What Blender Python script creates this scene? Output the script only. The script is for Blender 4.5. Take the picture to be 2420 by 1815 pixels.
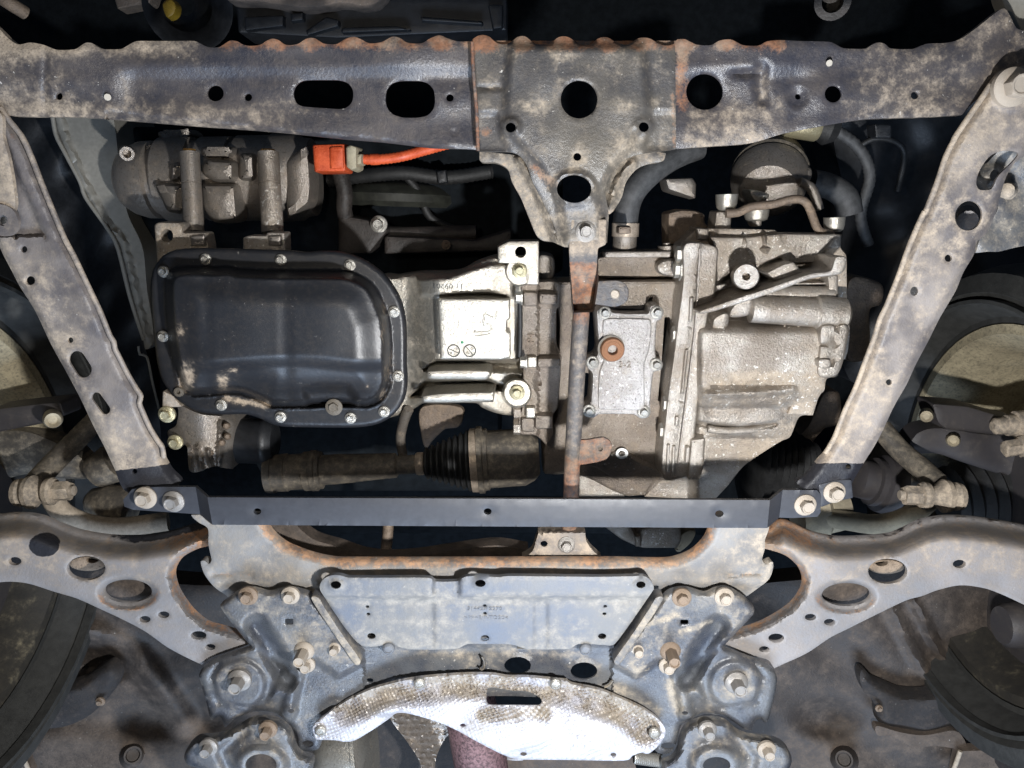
import bpy, bmesh, math, random
import numpy as np
from mathutils import Vector, Matrix
from mathutils.geometry import delaunay_2d_cdt

# ------------------------------------------------------------------ camera, world, lights
scene = bpy.context.scene
for o in list(bpy.data.objects):
    bpy.data.objects.remove(o)
COL = scene.collection
FPX, PW, PH, VY = 1830.0, 2420.0, 1815.0, 500.0      # focal length in photo pixels; VY = row where the plumb line vanishes
TA = math.atan((PH / 2 - VY) / FPX)
CA, SA = math.cos(TA), math.sin(TA)

cam_d = bpy.data.cameras.new('camera')
cam = bpy.data.objects.new('camera', cam_d)
COL.objects.link(cam)
cam.matrix_world = Matrix(((1, 0, 0, 0), (0, -CA, -SA, 0), (0, SA, -CA, 0), (0, 0, 0, 1)))
cam_d.sensor_width = 36.0
cam_d.lens = 36.0 * FPX / PW
cam_d.clip_start = 0.01
cam_d.clip_end = 50
scene.camera = cam

world = bpy.data.worlds.new('World')
scene.world = world
world.use_nodes = True
bgn = world.node_tree.nodes['Background']
bgn.inputs[0].default_value = (0.40, 0.55, 0.80, 1)
bgn.inputs[1].default_value = 0.075


def lamp(name, loc, power, color, radius):
    d = bpy.data.lights.new(name, 'POINT')
    d.energy = power
    d.color = color
    d.shadow_soft_size = radius
    o = bpy.data.objects.new(name, d)
    o.location = loc
    COL.objects.link(o)
    return o


lamp('work_lamp', (0.19, 0.36, 0.24), 46, (0.985, 0.985, 0.985), 0.02)
lamp('warm_fill', (-0.20, -0.12, 0.10), 4.8, (1.0, 0.88, 0.72), 0.03)  # weak warm fill added beside the camera
# unseen area light added low at the rear for the soft bluish sheen on edges that face the rear
ad = bpy.data.lights.new('rear_area_light', 'AREA')
ad.shape = 'RECTANGLE'
ad.size, ad.size_y = 1.8, 0.8
ad.energy = 62
ad.color = (0.62, 0.77, 1.0)
ao = bpy.data.objects.new('rear_area_light', ad)
ao.location = (0.1, 2.2, -0.6)
ao.rotation_euler = (Vector((0, 0.4, 1.0)) - Vector(ao.location)).to_track_quat('-Z', 'Y').to_euler()
COL.objects.link(ao)

scene.view_settings.view_transform = 'Standard'
scene.view_settings.look = 'None'
scene.view_settings.exposure = 0.34
scene.view_settings.gamma = 1.0
scene.cycles.use_denoising = True
scene.cycles.max_bounces = 4

# ------------------------------------------------------------------ pixel <-> world
def W(px, py, h):
    """point at height h above the lens on the ray through photo pixel (px, py)"""
    u = (px - PW / 2) / FPX
    v = (py - PH / 2) / FPX
    t = h / (CA - v * SA)
    return Vector((u * t, (v * CA + SA) * t, h))


def Wn(px, py, h):
    u = (np.asarray(px, float) - PW / 2) / FPX
    v = (np.asarray(py, float) - PH / 2) / FPX
    t = h / (CA - v * SA)
    return np.stack([u * t, (v * CA + SA) * t, np.broadcast_to(h, u.shape)], -1)


def mp(py, h):
    """metres per photo pixel"""
    v = (py - PH / 2) / FPX
    return h / (CA - v * SA) / FPX


ZN = {k: (x, y, 2.765) for k, x, y in (('A', 0, 0), ('B', 800, 0), ('C', 1600, 0), ('D', 0, 500), ('E', 800, 500), ('F', 1600, 500),
      ('G', 0, 1000), ('H', 800, 1000), ('I', 1600, 1000), ('J', 0, 1215), ('K', 600, 1215), ('L', 1200, 1215), ('M', 1620, 1215))}
ZN['O'] = (0, 0, 2212 / 2420)
ZN['N'] = (0, 0, 1.0)


def c(z, *pts):
    """tile-local measurements -> photo pixels (a third value marks a sharp corner)"""
    ox, oy, s = ZN[z]
    out = []
    for p in pts:
        q = (p[0] / s + ox, p[1] / s + oy)
        out.append(q + tuple(p[2:]))
    return out


def c1(z, x, y):
    ox, oy, s = ZN[z]
    return (x / s + ox, y / s + oy)


# ------------------------------------------------------------------ 2-D curves
def cr(pts, closed=True, step=6.0):
    """Catmull-Rom through the points; points with a third value are sharp"""
    n = len(pts)
    P = [np.array(p[:2], float) for p in pts]
    sharp = [len(p) > 2 for p in pts]
    out = []
    rng = range(n) if closed else range(n - 1)
    for i in rng:
        p1, p2 = P[i], P[(i + 1) % n]
        p0 = P[(i - 1) % n] if (closed or i > 0) else p1
        p3 = P[(i + 2) % n] if (closed or i < n - 2) else p2
        if sharp[i]:
            p0 = p1 - (p2 - p1)
        if sharp[(i + 1) % n]:
            p3 = p2 + (p2 - p1)
        L = np.linalg.norm(p2 - p1)
        k = max(1, int(math.ceil(L / step)))
        both = sharp[i] and sharp[(i + 1) % n]
        # tangents limited so uneven spacing does not overshoot
        m1 = (p2 - p0) * .5
        m2 = (p3 - p1) * .5
        for m in (m1, m2):
            l = np.linalg.norm(m)
            if l > L:
                m *= L / l
        for j in range(k):
            t = j / k
            if both:
                out.append(p1 + (p2 - p1) * t)
            else:
                t2, t3 = t * t, t * t * t
                out.append((2 * t3 - 3 * t2 + 1) * p1 + (t3 - 2 * t2 + t) * m1 + (-2 * t3 + 3 * t2) * p2 + (t3 - t2) * m2)
    if not closed:
        out.append(P[-1])
    return np.array(out)


def rp(pts, r=4.0, step=8.0, seg=4):
    """polygon with rounded corners, resampled"""
    P = [np.array(p[:2], float) for p in pts]
    n = len(P)
    raw = []
    for i in range(n):
        a, b, d = P[i - 1], P[i], P[(i + 1) % n]
        va, vd = a - b, d - b
        la, ld = np.linalg.norm(va), np.linalg.norm(vd)
        va, vd = va / max(la, 1e-6), vd / max(ld, 1e-6)
        rr = min(r, la * .45, ld * .45)
        if rr < .3:
            raw.append(b)
            continue
        s, e = b + va * rr, b + vd * rr
        for j in range(seg + 1):
            t = j / seg
            raw.append((1 - t) ** 2 * s + 2 * t * (1 - t) * b + t * t * e)
    return resample(np.array(raw), step)


def resample(P, step):
    out = []
    n = len(P)
    for i in range(n):
        a, b = P[i], P[(i + 1) % n]
        L = np.linalg.norm(b - a)
        k = max(1, int(math.ceil(L / step)))
        for j in range(k):
            out.append(a + (b - a) * j / k)
    out = np.array(out)
    keep = np.linalg.norm(out - np.roll(out, 1, 0), axis=1) > .25
    return out[keep]


def el(cx, cy, rx, ry=None, rot=0, n=None):
    ry = rx if ry is None else ry
    n = n or max(12, min(40, int(rx * 1.2)))
    a = np.linspace(0, 2 * math.pi, n, endpoint=False)
    x, y = rx * np.cos(a), ry * np.sin(a)
    cc, ss_ = math.cos(math.radians(rot)), math.sin(math.radians(rot))
    return np.stack([cx + x * cc - y * ss_, cy + x * ss_ + y * cc], -1)


def ez(z, cx, cy, rx, ry=None, rot=0):
    x, y = c1(z, cx, cy)
    s = ZN[z][2]
    return el(x, y, rx / s, (ry if ry is not None else rx) / s, rot)


def obr(x1, y1, x2, y2, r, n=8):
    """obround between two centres"""
    a = math.atan2(y2 - y1, x2 - x1)
    pts = []
    for i in range(n + 1):
        t = a - math.pi / 2 + math.pi * i / n
        pts.append((x2 + r * math.cos(t), y2 + r * math.sin(t)))
    for i in range(n + 1):
        t = a + math.pi / 2 + math.pi * i / n
        pts.append((x1 + r * math.cos(t), y1 + r * math.sin(t)))
    return np.array(pts)


def area2(P):
    x, y = P[:, 0], P[:, 1]
    return np.sum(x * np.roll(y, -1) - np.roll(x, -1) * y) / 2


def offset(P, d):
    """move a closed polygon outward by d pixels"""
    if area2(P) < 0:
        P = P[::-1]
    e = np.roll(P, -1, 0) - P
    nrm = np.stack([e[:, 1], -e[:, 0]], -1)
    nrm /= np.maximum(np.linalg.norm(nrm, axis=1, keepdims=True), 1e-9)
    m = nrm + np.roll(nrm, 1, 0)
    l = np.maximum(np.linalg.norm(m, axis=1, keepdims=True), .7)
    m = m / l
    k = 1 / np.maximum(np.sum(m * nrm, axis=1, keepdims=True), .6)
    return P + m * k * d


def inside(x, y, P):
    r = np.zeros(x.shape, bool)
    xs, ys = P[:, 0], P[:, 1]
    x2, y2 = np.roll(xs, -1), np.roll(ys, -1)
    for a, b, d, e in zip(xs, ys, x2, y2):
        if b == e:
            continue
        cond = ((b > y) != (e > y))
        r ^= cond & (x < (d - a) * (y - b) / (e - b) + a)
    return r


def pdist(x, y, P, closed=True):
    """distance of points to polyline P"""
    best = np.full(x.shape, 1e9)
    n = len(P)
    for i in range(n if closed else n - 1):
        a, b = P[i], P[(i + 1) % n]
        dx, dy = b[0] - a[0], b[1] - a[1]
        L2 = dx * dx + dy * dy + 1e-12
        t = np.clip(((x - a[0]) * dx + (y - a[1]) * dy) / L2, 0, 1)
        d = (x - a[0] - t * dx) ** 2 + (y - a[1] - t * dy) ** 2
        best = np.minimum(best, d)
    return np.sqrt(best)


def sm(a, b, v):
    t = np.clip((v - a) / (b - a), 0, 1)
    return t * t * (3 - 2 * t)


def pmask(x, y, P, soft=5):
    """1 inside polygon, 0 outside, soft ramp centred on the edge"""
    P = np.asarray([p[:2] for p in P], float)
    d = pdist(x, y, P)
    s = np.where(inside(x, y, P), d, -d)
    return sm(-soft, soft, s)


def line(x, y, pts, w, soft=None):
    """ridge mask along a polyline, w = half width in pixels"""
    soft = soft if soft is not None else w
    d = pdist(x, y, np.asarray([p[:2] for p in pts], float), closed=False)
    return 1 - sm(max(w - soft, 0), w + soft * .3, d)


def spot(x, y, cx, cy, rx, ry=None, soft=.5):
    ry = ry or rx
    q = np.sqrt(((x - cx) / rx) ** 2 + ((y - cy) / ry) ** 2)
    return 1 - sm(1 - soft, 1, q)


def wob(x, y, seed=0, s=1.0):
    """smooth unevenness in about -1..1"""
    r = np.random.RandomState(seed)
    z = 0
    for k, w in ((1 / 260, .6), (1 / 110, .4)):
        for _ in range(2):
            a = r.uniform(0, 6.28)
            p = r.uniform(0, 6.28)
            z = z + w * .5 * np.sin((x * math.cos(a) + y * math.sin(a)) * k * 6.28 / s * r.uniform(.7, 1.3) + p)
    return z


# ------------------------------------------------------------------ materials
MATS = {}


class NT:
    def __init__(s, name):
        s.m = bpy.data.materials.new(name)
        s.m.use_nodes = True
        s.t = s.m.node_tree
        s.b = s.t.nodes['Principled BSDF']
        s.tc = s.t.nodes.new('ShaderNodeTexCoord')

    def n(s, typ, **kw):
        nd = s.t.nodes.new(typ)
        for k, v in kw.items():
            setattr(nd, k, v)
        return nd

    def l(s, a, b):
        s.t.links.new(a, b)

    def put(s, sock, v):
        if isinstance(v, (int, float)):
            sock.default_value = v
        elif isinstance(v, (tuple, list)):
            sock.default_value = tuple(v) + ((1,) if len(v) == 3 else ())
        else:
            s.l(v, sock)

    def noise(s, scale, detail=6, rough=.6, off=(0, 0, 0), stretch=(1, 1, 1), dist=0.0):
        mpn = s.n('ShaderNodeMapping')
        mpn.inputs['Location'].default_value = off
        mpn.inputs['Scale'].default_value = stretch
        s.l(s.tc.outputs['Object'], mpn.inputs['Vector'])
        nn = s.n('ShaderNodeTexNoise')
        nn.inputs['Scale'].default_value = scale
        nn.inputs['Detail'].default_value = detail
        nn.inputs['Roughness'].default_value = rough
        nn.inputs['Distortion'].default_value = dist
        s.l(mpn.outputs[0], nn.inputs['Vector'])
        return nn.outputs['Fac']

    def attr(s, name):
        a = s.n('ShaderNodeAttribute')
        a.attribute_name = name
        return a.outputs['Fac']

    def math(s, op, a, b=None, clamp=False):
        m = s.n('ShaderNodeMath', operation=op)
        m.use_clamp = clamp
        s.put(m.inputs[0], a)
        if b is not None:
            s.put(m.inputs[1], b)
        return m.outputs[0]

    def ramp(s, v, lo, hi, a=0.0, b=1.0):
        m = s.n('ShaderNodeMapRange')
        m.interpolation_type = 'SMOOTHSTEP'
        s.put(m.inputs['Value'], v)
        for k, q in (('From Min', lo), ('From Max', hi), ('To Min', a), ('To Max', b)):
            m.inputs[k].default_value = q
        return m.outputs['Result']

    def mix(s, f, a, b):
        m = s.n('ShaderNodeMix', data_type='RGBA')
        s.put(m.inputs[0], f)
        s.put(m.inputs[6], a)
        s.put(m.inputs[7], b)
        return m.outputs[2]


def dirty(name, paint, dust, rust=(.18, .082, .042), dustlvl=.5, rustlvl=.8, scale=16, metal=0.0, rough=.45, dustrough=.85,
          bump=.25, speck=.5, speckcol=(.55, .52, .47), paint2=None, grain=900, pit=0.0, seed=0, spec=.5, filmk=1.0, thr=.66):
    """painted or cast metal with uneven dust, rust and pale chips. Attributes 'mud', 'rust' and 'blk' push dirt, black paint and some painted shade to set areas"""
    k = NT(name)
    off = (seed * 3.1, seed * 1.7, seed * 2.3)
    n1 = k.noise(scale, 5, .66, off)
    n2 = k.noise(scale * 4.4, 5, .68, off)
    n3 = k.noise(scale * 28, 2, .7, off)
    base = paint
    if paint2:
        base = k.mix(k.ramp(k.noise(scale * .8, 3, .6, (9 + seed, 4, 1)), .36, .66), paint, paint2)
    mudv = k.attr('mud')
    # thin film of dust, then caked patches
    dv = k.math('ADD', k.math('MULTIPLY', n1, .44), k.math('MULTIPLY', n2, .56))
    dv = k.math('ADD', dv, k.math('MULTIPLY', mudv, .42))
    film = k.math('MULTIPLY', k.ramp(dv, dustlvl - .30, dustlvl + .06), k.ramp(n3, .2, .75, .25 * filmk, .55 * filmk))
    dustv = k.mix(k.ramp(n2, .3, .7), tuple(q * .78 for q in dust), tuple(min(q * 1.18, .9) for q in dust))
    col = k.mix(film, base, tuple(q * .62 for q in dust))
    dm = k.ramp(dv, dustlvl - .09, dustlvl + .20)
    dm = k.math('MULTIPLY', dm, k.ramp(n3, .25, .58, .45, 1.0))
    col = k.mix(dm, col, dustv)
    # rust
    rv = k.math('ADD', k.math('MULTIPLY', n2, .6), k.math('MULTIPLY', n3, .4))
    rv = k.math('ADD', rv, k.math('MULTIPLY', k.attr('rust'), .5))
    rm = k.math('MULTIPLY', k.ramp(rv, rustlvl - .14, rustlvl + .18), k.ramp(n3, .25, .6, .8, 1.0))
    rcol = k.mix(k.ramp(n2, .36, .64), tuple(q * .5 for q in rust), tuple(min(1, q * 1.25) for q in rust))
    rcol = k.mix(k.ramp(n1, .42, .66, 0, .6), rcol, tuple(q * .9 for q in dust))
    col = k.mix(rm, col, rcol)
    # pale chips, scratches and dark pits
    if speck > 0:
        sp = k.math('MULTIPLY', k.math('MULTIPLY', k.ramp(k.noise(170, 3, .7, (seed + 5, 2, 7)), thr, thr + .08), speck), k.ramp(n1, .44, .60))
        sc = k.math('MULTIPLY', k.ramp(k.noise(70, 2, .5, (seed + 2, 5, 7), (.12, 1.5, 1), .3), .75, .80), speck * .4)
        col = k.mix(k.math('MAXIMUM', sp, sc), col, speckcol)
    if pit > 0:
        pv = k.ramp(k.noise(300, 2, .7, (seed + 1, 8, 3)), .58, .70)
        col = k.mix(k.math('MULTIPLY', pv, pit), col, tuple(q * .22 for q in dust))
    blk = k.attr('blk')
    col = k.mix(k.ramp(k.math('ADD', blk, k.math('MULTIPLY', k.math('SUBTRACT', n2, .5), .9)), .42, .58), col, (.012, .012, .016))
    k.l(col, k.b.inputs['Base Color'])
    cover = k.math('MAXIMUM', dm, rm)
    met = k.math('MULTIPLY', k.math('SUBTRACT', 1.0, cover), metal, True)
    k.l(met, k.b.inputs['Metallic'])
    rg = k.math('ADD', rough, k.math('MULTIPLY', cover, dustrough - rough))
    rg = k.math('ADD', rg, k.math('MULTIPLY', k.math('SUBTRACT', n3, .5), .25), True)
    k.l(rg, k.b.inputs['Roughness'])
    k.b.inputs['Specular IOR Level'].default_value = spec
    bn = k.n('ShaderNodeBump')
    bn.inputs['Strength'].default_value = bump
    bn.inputs['Distance'].default_value = .004
    k.l(k.noise(grain * .28, 4, .72, off), bn.inputs['Height'])
    k.l(bn.outputs[0], k.b.inputs['Normal'])
    MATS[name] = k.m
    return k


def plain(name, col, rough=.5, metal=0.0, var=.25, bump=.1, scale=60, spec=.5, col2=None):
    k = NT(name)
    n1 = k.noise(scale, 5, .6)
    n2 = k.noise(scale * 9, 3, .6)
    f = k.ramp(k.math('ADD', k.math('MULTIPLY', n1, .6), k.math('MULTIPLY', n2, .4)), .35, .65)
    k.l(k.mix(f, tuple(q * (1 - var) for q in col), col2 or tuple(min(1, q * (1 + var)) for q in col)), k.b.inputs['Base Color'])
    k.l(k.ramp(n2, .3, .7, max(.05, rough - .1), min(1, rough + .1)), k.b.inputs['Roughness'])
    k.b.inputs['Metallic'].default_value = metal
    k.b.inputs['Specular IOR Level'].default_value = spec
    bn = k.n('ShaderNodeBump')
    bn.inputs['Strength'].default_value = bump
    bn.inputs['Distance'].default_value = .002
    k.l(n2, bn.inputs['Height'])
    k.l(bn.outputs[0], k.b.inputs['Normal'])
    MATS[name] = k.m
    return k


TAN = (.34, .275, .205)
dirty('frame_paint', (.026, .027, .036), TAN, dustlvl=.665, rustlvl=.80, paint2=(.050, .046, .050), rough=.34, speck=.9, seed=1, filmk=.55)
dirty('centre_plate_paint', (.036, .037, .042), (.31, .255, .19), dustlvl=.60, rustlvl=.80, paint2=(.075, .068, .058), rough=.38, speck=.9, seed=2, filmk=.55)
dirty('rail_paint', (.082, .076, .082), (.35, .285, .215), dustlvl=.585, rustlvl=.88, paint2=(.23, .205, .19), rough=.45, speck=.8, scale=15, seed=3, filmk=.65)
dirty('subframe_paint', (.125, .13, .14), (.33, .28, .22), rust=(.36, .20, .11), dustlvl=.60, rustlvl=.84, paint2=(.21, .21, .21), rough=.5, speck=.5, seed=4)
dirty('brace_paint', (.040, .046, .060), (.31, .265, .205), rust=(.23, .12, .06), dustlvl=.63, rustlvl=.88, paint2=(.10, .105, .112), rough=.30, speck=1.0, seed=5, filmk=.5)
dirty('arm_paint', (.175, .172, .178), (.34, .27, .20), rust=(.32, .16, .075), dustlvl=.68, rustlvl=.77, paint2=(.245, .23, .228), rough=.5, speck=.5, scale=12, seed=6, pit=.12)
dirty('plastic_cover', (.145, .150, .158), (.25, .235, .21), dustlvl=.60, rustlvl=1.4, paint2=(.105, .125, .165), rough=.5, speck=.5, seed=7, filmk=.8)
dirty('pan_paint', (.014, .015, .018), (.36, .28, .20), dustlvl=.72, rustlvl=1.5, rough=.40, speck=.25, bump=.08, scale=30, seed=8, filmk=.2)
dirty('cast_alu', (.52, .485, .44), (.36, .295, .225), dustlvl=.56, rustlvl=1.2, metal=.6, rough=.36, dustrough=.62, bump=.5, speck=.9, speckcol=(.85, .82, .77), pit=.5, paint2=(.27, .232, .195), seed=9, grain=1150, thr=.585)
dirty('case_alu', (.34, .295, .25), (.27, .215, .16), dustlvl=.56, rustlvl=1.2, metal=.5, rough=.4, dustrough=.66, bump=.6, speck=.8, speckcol=(.7, .66, .6), pit=.5, paint2=(.20, .165, .14), seed=23, grain=1150, thr=.61)
dirty('cover_alu', (.58, .555, .54), (.40, .35, .29), dustlvl=.60, rustlvl=1.2, metal=.6, rough=.38, dustrough=.62, bump=.6, speck=1.0, speckcol=(.9, .88, .86), pit=.6, paint2=(.42, .39, .37), seed=24, grain=1150, thr=.575)
dirty('bright_alu', (.47, .45, .40), (.42, .36, .28), dustlvl=.60, rustlvl=1.3, metal=.7, rough=.32, dustrough=.6, bump=.35, speck=.6, speckcol=(.8, .78, .7), pit=.5, seed=10)
dirty('dull_alu', (.32, .29, .26), (.22, .175, .13), dustlvl=.56, rustlvl=1.1, metal=.6, rough=.34, dustrough=.7, bump=.35, speck=.7, pit=.6, seed=11, grain=1500)
dirty('brown_alu', (.17, .13, .10), (.27, .20, .14), dustlvl=.5, rustlvl=1.0, metal=.2, rough=.5, bump=.5, speck=.6, pit=.6, seed=12)
dirty('rusty_steel', (.045, .047, .055), (.26, .21, .16), rust=(.19, .085, .045), dustlvl=.58, rustlvl=.84, rough=.5, bump=.5, speck=.5, scale=26, seed=13)
dirty('bolt_steel', (.33, .29, .245), (.42, .35, .27), rust=(.24, .12, .06), dustlvl=.5, rustlvl=.80, rough=.5, metal=.2, bump=.3, speck=.3, scale=60, seed=14)
dirty('bolt_rusty', (.19, .135, .095), (.36, .28, .20), rust=(.24, .11, .05), dustlvl=.56, rustlvl=.66, rough=.55, metal=.2, bump=.4, speck=.3, scale=60, seed=25)
dirty('bolt_grey', (.27, .255, .24), (.33, .29, .24), rust=(.24, .12, .06), dustlvl=.6, rustlvl=.85, rough=.4, metal=.45, bump=.3, speck=.4, scale=60, seed=26)
dirty('clean_bolt', (.40, .39, .36), (.36, .31, .24), dustlvl=.6, rustlvl=1.2, rough=.35, metal=.6, bump=.3, speck=.3, scale=70, seed=15)
dirty('gold_bolt', (.52, .47, .30), (.36, .30, .20), dustlvl=.62, rustlvl=1.2, rough=.32, metal=.6, bump=.3, speck=.3, scale=70, seed=16)
dirty('floor_paint', (.032, .026, .023), (.105, .080, .062), rust=(.2, .09, .04), dustlvl=.52, rustlvl=1.0, rough=.6, bump=.3, speck=.4, scale=9, seed=17)
dirty('shaft_steel', (.045, .042, .040), (.25, .21, .155), dustlvl=.52, rustlvl=1.0, rough=.5, speck=.3, scale=22, seed=18)
dirty('link_dirt', (.12, .11, .10), (.40, .33, .25), dustlvl=.42, rustlvl=1.0, rough=.7, speck=.3, scale=30, seed=19)
dirty('wheel_dust', (.22, .19, .14), (.34, .29, .20), dustlvl=.45, rustlvl=1.4, rough=.75, speck=.1, scale=8, bump=.1, seed=20)
dirty('rim_dust_and_shade', (.020, .019, .018), (.34, .29, .19), dustlvl=.80, rustlvl=1.4, rough=.6, speck=.1, scale=8, bump=.1, seed=22, filmk=.3)
dirty('dust_shield', (.034, .031, .034), (.085, .072, .062), dustlvl=.6, rustlvl=1.2, rough=.6, speck=.1, scale=8, bump=.1, seed=21)
plain('tie_bar_paint', (.030, .032, .039), .5, var=.10, bump=.05, scale=150)
plain('black_paint', (.012, .012, .015), .30, var=.3, bump=.25, scale=80)
dirty('liner_felt', (.016, .015, .016), (.075, .058, .046), dustlvl=.58, rustlvl=1.3, rough=.8, speck=.3, scale=20, bump=.5, seed=27)
plain('wheel_inner', (.26, .225, .15), .8, var=.08, scale=12)
plain('orange_plastic', (.60, .075, .018), .5, var=.30, col2=(.66, .11, .035), scale=45)
plain('beige_plastic', (.33, .29, .2), .6, var=.2)
plain('black_rubber', (.014, .014, .014), .6, var=.4, bump=.3)
plain('tyre_rubber', (.030, .030, .028), .7, var=.3, bump=.3)
plain('hose_rubber', (.055, .055, .055), .55, var=.4, bump=.4, scale=90)
plain('fender_panel', (.20, .19, .165), .5, var=.1, scale=20)
plain('dark_metal', (.030, .025, .022), .6, var=.6, bump=.4, scale=30)
plain('dark_plastic', (.012, .013, .015), .5, var=.4)
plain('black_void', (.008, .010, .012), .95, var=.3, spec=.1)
plain('zinc_white', (.85, .85, .83), .4, var=.05)
plain('steel_band', (.38, .31, .24), .4, metal=.4, var=.3)
plain('stamp_ink', (.02, .02, .018), .6, var=.1)
plain('green_ink', (.02, .22, .10), .5, var=.1)
plain('yellow_plastic', (.22, .13, .01), .5, var=.3)
plain('amber_steel', (.42, .22, .05), .45, metal=.2, var=.4, scale=200)
plain('copper_rust', (.28, .135, .07), .55, var=.55, scale=160, bump=.5, metal=.2)
plain('white_chip', (.36, .33, .28), .6, var=.15)
plain('pipe_pink', (.16, .095, .10), .5, metal=.3, var=.8, scale=260, bump=.5)
plain('olive_plastic', (.020, .021, .016), .6, var=.5)


def heat_shield_mat():
    k = NT('heat_shield')
    n1 = k.noise(16, 5, .65)
    n2 = k.noise(170, 3, .65)
    mud = k.math('MULTIPLY', k.attr('mud'), k.ramp(k.noise(22, 3, .6, (4, 1, 2)), .28, .50))
    stain = k.ramp(k.math('ADD', n1, k.math('MULTIPLY', mud, .25)), .52, .80)
    col = k.mix(stain, (.40, .395, .42), (.33, .29, .24))
    col = k.mix(k.math('MULTIPLY', k.ramp(k.attr('rust'), .3, .9), .6), col, (.20, .155, .11))  # 'rust' here is a brown tint in the dimple hollows
    col = k.mix(k.math('MULTIPLY', k.ramp(n2, .56, .66), .4), col, (.30, .28, .30))
    k.l(col, k.b.inputs['Base Color'])
    k.b.inputs['Metallic'].default_value = .25
    k.b.inputs['Roughness'].default_value = .45
    bn = k.n('ShaderNodeBump')
    bn.inputs['Distance'].default_value = .003
    bn.inputs['Strength'].default_value = .6
    hh = k.math('MULTIPLY', n2, .5)
    k.l(hh, bn.inputs['Height'])
    k.l(bn.outputs[0], k.b.inputs['Normal'])
    MATS['heat_shield'] = k.m


heat_shield_mat()

# ------------------------------------------------------------------ objects
def thing(name, label, cat, at, group=None):
    o = bpy.data.objects.new(name, None)
    COL.objects.link(o)
    o.location = W(*at)
    o.empty_display_size = .05
    o['label'] = label
    o['category'] = cat
    if group:
        o['group'] = group
    return o


def wloc(o):
    v = Vector(o.location)
    while o.parent:
        o = o.parent
        v = v + Vector(o.location)
    return v


def ob(name, V, F, mat, parent=None, attrs=None, angle=35, label=None, at=None):
    """mesh object from world-space vertices; its origin goes to `at` (default: the parent's origin)"""
    V = np.asarray(V, float)
    pw = wloc(parent) if parent else Vector((0, 0, 0))
    at = Vector(at) if at is not None else (pw if parent else Vector(V.mean(0)))
    me = bpy.data.meshes.new(name)
    me.from_pydata((V - np.array(at)).tolist(), [], [tuple(int(i) for i in f) for f in F])
    bm = bmesh.new()
    bm.from_mesh(me)
    bmesh.ops.recalc_face_normals(bm, faces=bm.faces)
    bm.to_mesh(me)
    bm.free()
    for p in me.polygons:
        p.use_smooth = True
    me.set_sharp_from_angle(angle=math.radians(angle))
    if attrs:
        for k, v in attrs.items():
            a = me.attributes.new(k, 'FLOAT', 'POINT')
            a.data.foreach_set('value', np.asarray(v, np.float32))
    me.materials.append(MATS[mat])
    o = bpy.data.objects.new(name, me)
    COL.objects.link(o)
    if parent:
        o.parent = parent
    o.location = at - pw
    if label:
        o['label'] = label
    return o


def cdt(loops, grid, jitter=.25, seed=0, extra=None):
    """triangulate outline (loops[0]) minus holes with interior points; returns xy, tris"""
    out = loops[0]
    pts, edges = [], []
    for L in loops:
        b = len(pts)
        n = len(L)
        pts += [tuple(p) for p in L]
        edges += [(b + i, b + (i + 1) % n) for i in range(n)]
    for L in (extra or []):
        b = len(pts)
        pts += [tuple(p) for p in L]
        edges += [(b + i, b + i + 1) for i in range(len(L) - 1)]
    if grid:
        x0, y0 = out.min(0)
        x1, y1 = out.max(0)
        gx, gy = np.meshgrid(np.arange(x0, x1, grid), np.arange(y0, y1, grid * .87))
        gx[1::2] += grid / 2
        r = np.random.RandomState(seed)
        gx = gx + r.uniform(-jitter, jitter, gx.shape) * grid
        gy = gy + r.uniform(-jitter, jitter, gy.shape) * grid
        gx, gy = gx.ravel(), gy.ravel()
        ok = inside(gx, gy, out)
        gx, gy = gx[ok], gy[ok]
        ok = pdist(gx, gy, out) > grid * .55
        for L in loops[1:]:
            ok &= ~inside(gx, gy, L) & (pdist(gx, gy, L) > grid * .45)
        pts += list(zip(gx[ok], gy[ok]))
    res = delaunay_2d_cdt([Vector(p) for p in pts], edges, [], 0, 1e-4)
    xy = np.array([(v.x, v.y) for v in res[0]])
    T = np.array([tuple(f) for f in res[2]])
    cx, cy = xy[T].mean(1).T
    ok = inside(cx, cy, out)
    for L in loops[1:]:
        ok &= ~inside(cx, cy, L)
    return xy, T[ok]


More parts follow.
